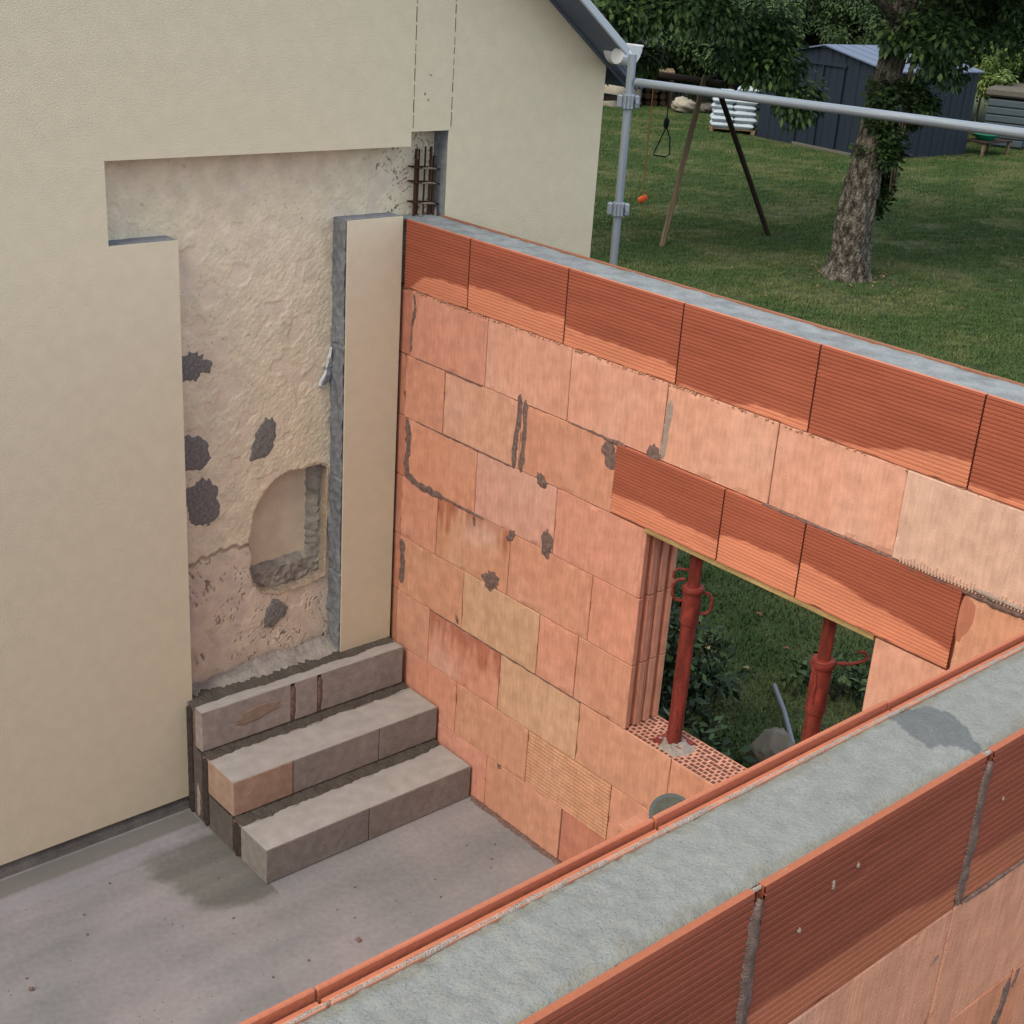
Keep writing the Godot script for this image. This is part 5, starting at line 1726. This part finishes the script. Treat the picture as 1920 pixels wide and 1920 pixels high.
	for i in 22:
		var f := i / 21.0
		mass.append([Vector3(lerpf(14.0, 46.0, f), 1.5 + rng.randf_range(-0.3, 0.6), lerpf(-36.0, -8.0, f) + rng.randf_range(-1.0, 1.0) - 3.0), Vector3(2.2, 1.8, 2.0)])
	tag(foliage("far_wood", self, mass, 22.0, "broad", [rgb(34, 52, 32), rgb(42, 62, 36)], 95), "dark wood closing the view behind the garden trees", "wood", "", "stuff")
	# plants under the window, outside the long wall
	var pl := [[1.30, 0.62, 0.40, "leafy shrub growing close to the wall under the window's left jamb"], [1.74, 0.46, 0.36, "taller shrub with pale leaves, seen just right of the first prop"], [1.12, 0.95, 0.30, "low plant directly below the hollow sill beside the first prop's foot"], [2.14, -0.16, 0.30, "dark shrub high up beside the ribbed window jamb"], [1.72, 0.10, 0.36, "dark shrub half hidden behind the ribbed window jamb"], [1.0, 0.30, 0.42, "shrub against the wall hidden low behind the jamb"], [2.40, 0.95, 0.18, "low weeds at the foot of the second prop"]]
	for i in pl.size():
		var q: Array = pl[i]
		var k := thing("shrub", Vector3(q[0], GROUND, q[1]), q[3], "shrub", "shrubs outside the window")
		for j in 5:
			mb = MB.new()
			var a := TAU * j / 5.0 + i
			tube(mb, [Vector3(0, 0, 0), Vector3(cos(a) * 0.06, q[2] * 0.6, sin(a) * 0.06), Vector3(cos(a) * 0.16, q[2] * 1.05, sin(a) * 0.16)], [0.006, 0.003], 6)
			build("stem", mb, M.bark, k, true)
		foliage("leaves", k, [[Vector3(0, q[2] * 0.75, 0), Vector3(0.26, q[2] * 0.5, 0.26)], [Vector3(0.08, q[2] * 0.35, 0.05), Vector3(0.28, q[2] * 0.3, 0.28)]], 170.0, "shrub", [rgb(46, 64, 36), rgb(36, 52, 32), rgb(82, 104, 58)], 120 + i)
	grass()

func grass() -> void:
	var mb := MB.new()
	var r := RandomNumberGenerator.new()
	r.seed = 77
	for i in 16:
		var a := r.randf() * TAU
		var p := Vector3(r.randf_range(-0.06, 0.06), 0, r.randf_range(-0.06, 0.06))
		var h := r.randf_range(0.012, 0.032)
		var lean := Vector3(cos(a), 0, sin(a)) * h * r.randf_range(0.3, 0.9)
		var s := Vector3(-sin(a), 0, cos(a)) * r.randf_range(0.002, 0.004)
		var k := Color(1, 1, 1) * r.randf_range(0.75, 1.0)
		mb.quad(p - s, p + s, p + s * 0.6 + lean * 0.5 + Vector3(0, h * 0.6, 0), p - s * 0.6 + lean * 0.5 + Vector3(0, h * 0.6, 0), k)
		var i0 := mb.vert(p - s * 0.6 + lean * 0.5 + Vector3(0, h * 0.6, 0), Vector2.ZERO, k)
		mb.tri(i0, mb.vert(p + s * 0.6 + lean * 0.5 + Vector3(0, h * 0.6, 0), Vector2.ZERO, k), mb.vert(p + lean + Vector3(0, h, 0), Vector2.ZERO, k))
	var tuft := mb.mesh()
	var xf: Array[Transform3D] = []
	var cols: Array[Color] = []
	var a0 := rgb(76, 102, 54)
	var a1 := rgb(62, 84, 48)
	var dry := rgb(140, 134, 88)
	for i in 200000:
		var d := 2.0 + 38.0 * pow(r.randf(), 0.75)
		var w := r.randf_range(-0.42, 0.62)
		var x := -3.5 + d * (0.673 + 0.74 * w)
		var z := 4.646 + d * (-0.74 + 0.673 * w)
		if x < 0.3 or (x < 1.25 and z < 0.1) or (x > 22.7 and z < -13.0 and z > -17.2 and x < 26.4): continue
		var n := noise_a.get_noise_2d(x * 60.0, z * 60.0)
		var bare := Vector2(x - 11.95, z + 5.98).length()
		if bare < 0.75 and r.randf() < 0.6: continue
		if n < -0.18 and r.randf() < 0.5: continue
		xf.append(Transform3D(Basis(Vector3.UP, r.randf() * TAU).scaled(Vector3.ONE * (r.randf_range(0.8, 1.4) * (1.0 + d * 0.012))), Vector3(x, GROUND + 0.05 * noise_a.get_noise_2d(x * 8.0, z * 8.0) * clampf((Vector2(x - 4, z + 2).length() - 6.0) / 8.0, 0.0, 1.0) - 0.004, z)))
		var c := a0.lerp(a1, r.randf())
		c = c.lerp(dry, clampf(0.15 - n * 1.5, 0.0, 0.6) * r.randf())
		cols.append(c)
	var mm := MultiMesh.new()
	mm.transform_format = MultiMesh.TRANSFORM_3D
	mm.use_colors = true
	mm.mesh = tuft
	mm.instance_count = xf.size()
	for i in xf.size():
		mm.set_instance_transform(i, xf[i])
		mm.set_instance_color(i, cols[i])
	var o := MultiMeshInstance3D.new()
	o.name = "grass"
	o.multimesh = mm
	o.material_override = M.grass
	add_child(o, true)
	tag(o, "short mown grass blades covering the lawn", "grass", "", "stuff")
	# fallen leaves
	var lf := MB.new()
	lf.face(lf.vert(Vector3(-0.03, 0.004, 0)), lf.vert(Vector3(0, 0.010, 0.018)), lf.vert(Vector3(0.035, 0.002, 0)), lf.vert(Vector3(0, 0.012, -0.018)))
	var lx: Array[Transform3D] = []
	var lc: Array[Color] = []
	for i in 520:
		var d := 3.0 + 26.0 * r.randf()
		var w := r.randf_range(-0.3, 0.5)
		var p := Vector3(-3.5 + d * (0.673 + 0.74 * w), GROUND + 0.025, 4.646 + d * (-0.74 + 0.673 * w))
		if i < 120:
			var a := r.randf() * TAU
			p = Vector3(11.95, GROUND + 0.02, -5.98) + Vector3(cos(a), 0, sin(a)) * (0.3 + absf(r.randfn()) * 0.6)
		if p.x < 0.4 or (p.x < 1.3 and p.z < 0.2): continue
		lx.append(Transform3D(Basis(Vector3.UP, r.randf() * TAU).rotated(Vector3.RIGHT, r.randf_range(-0.4, 0.4)).scaled(Vector3.ONE * r.randf_range(0.6, 1.2)), p))
		lc.append([rgb(118, 80, 56), rgb(132, 104, 70), rgb(96, 68, 50), rgb(140, 124, 90)][r.randi() % 4])
	var lm := MultiMesh.new()
	lm.transform_format = MultiMesh.TRANSFORM_3D
	lm.use_colors = true
	lm.mesh = lf.mesh()
	lm.instance_count = lx.size()
	for i in lx.size():
		lm.set_instance_transform(i, lx[i])
		lm.set_instance_color(i, lc[i])
	var q := MultiMeshInstance3D.new()
	q.name = "fallen_leaves"
	q.multimesh = lm
	q.material_override = M.grass
	add_child(q, true)
	tag(q, "brown fallen leaves strewn over the lawn and round the tree", "leaves", "", "stuff")
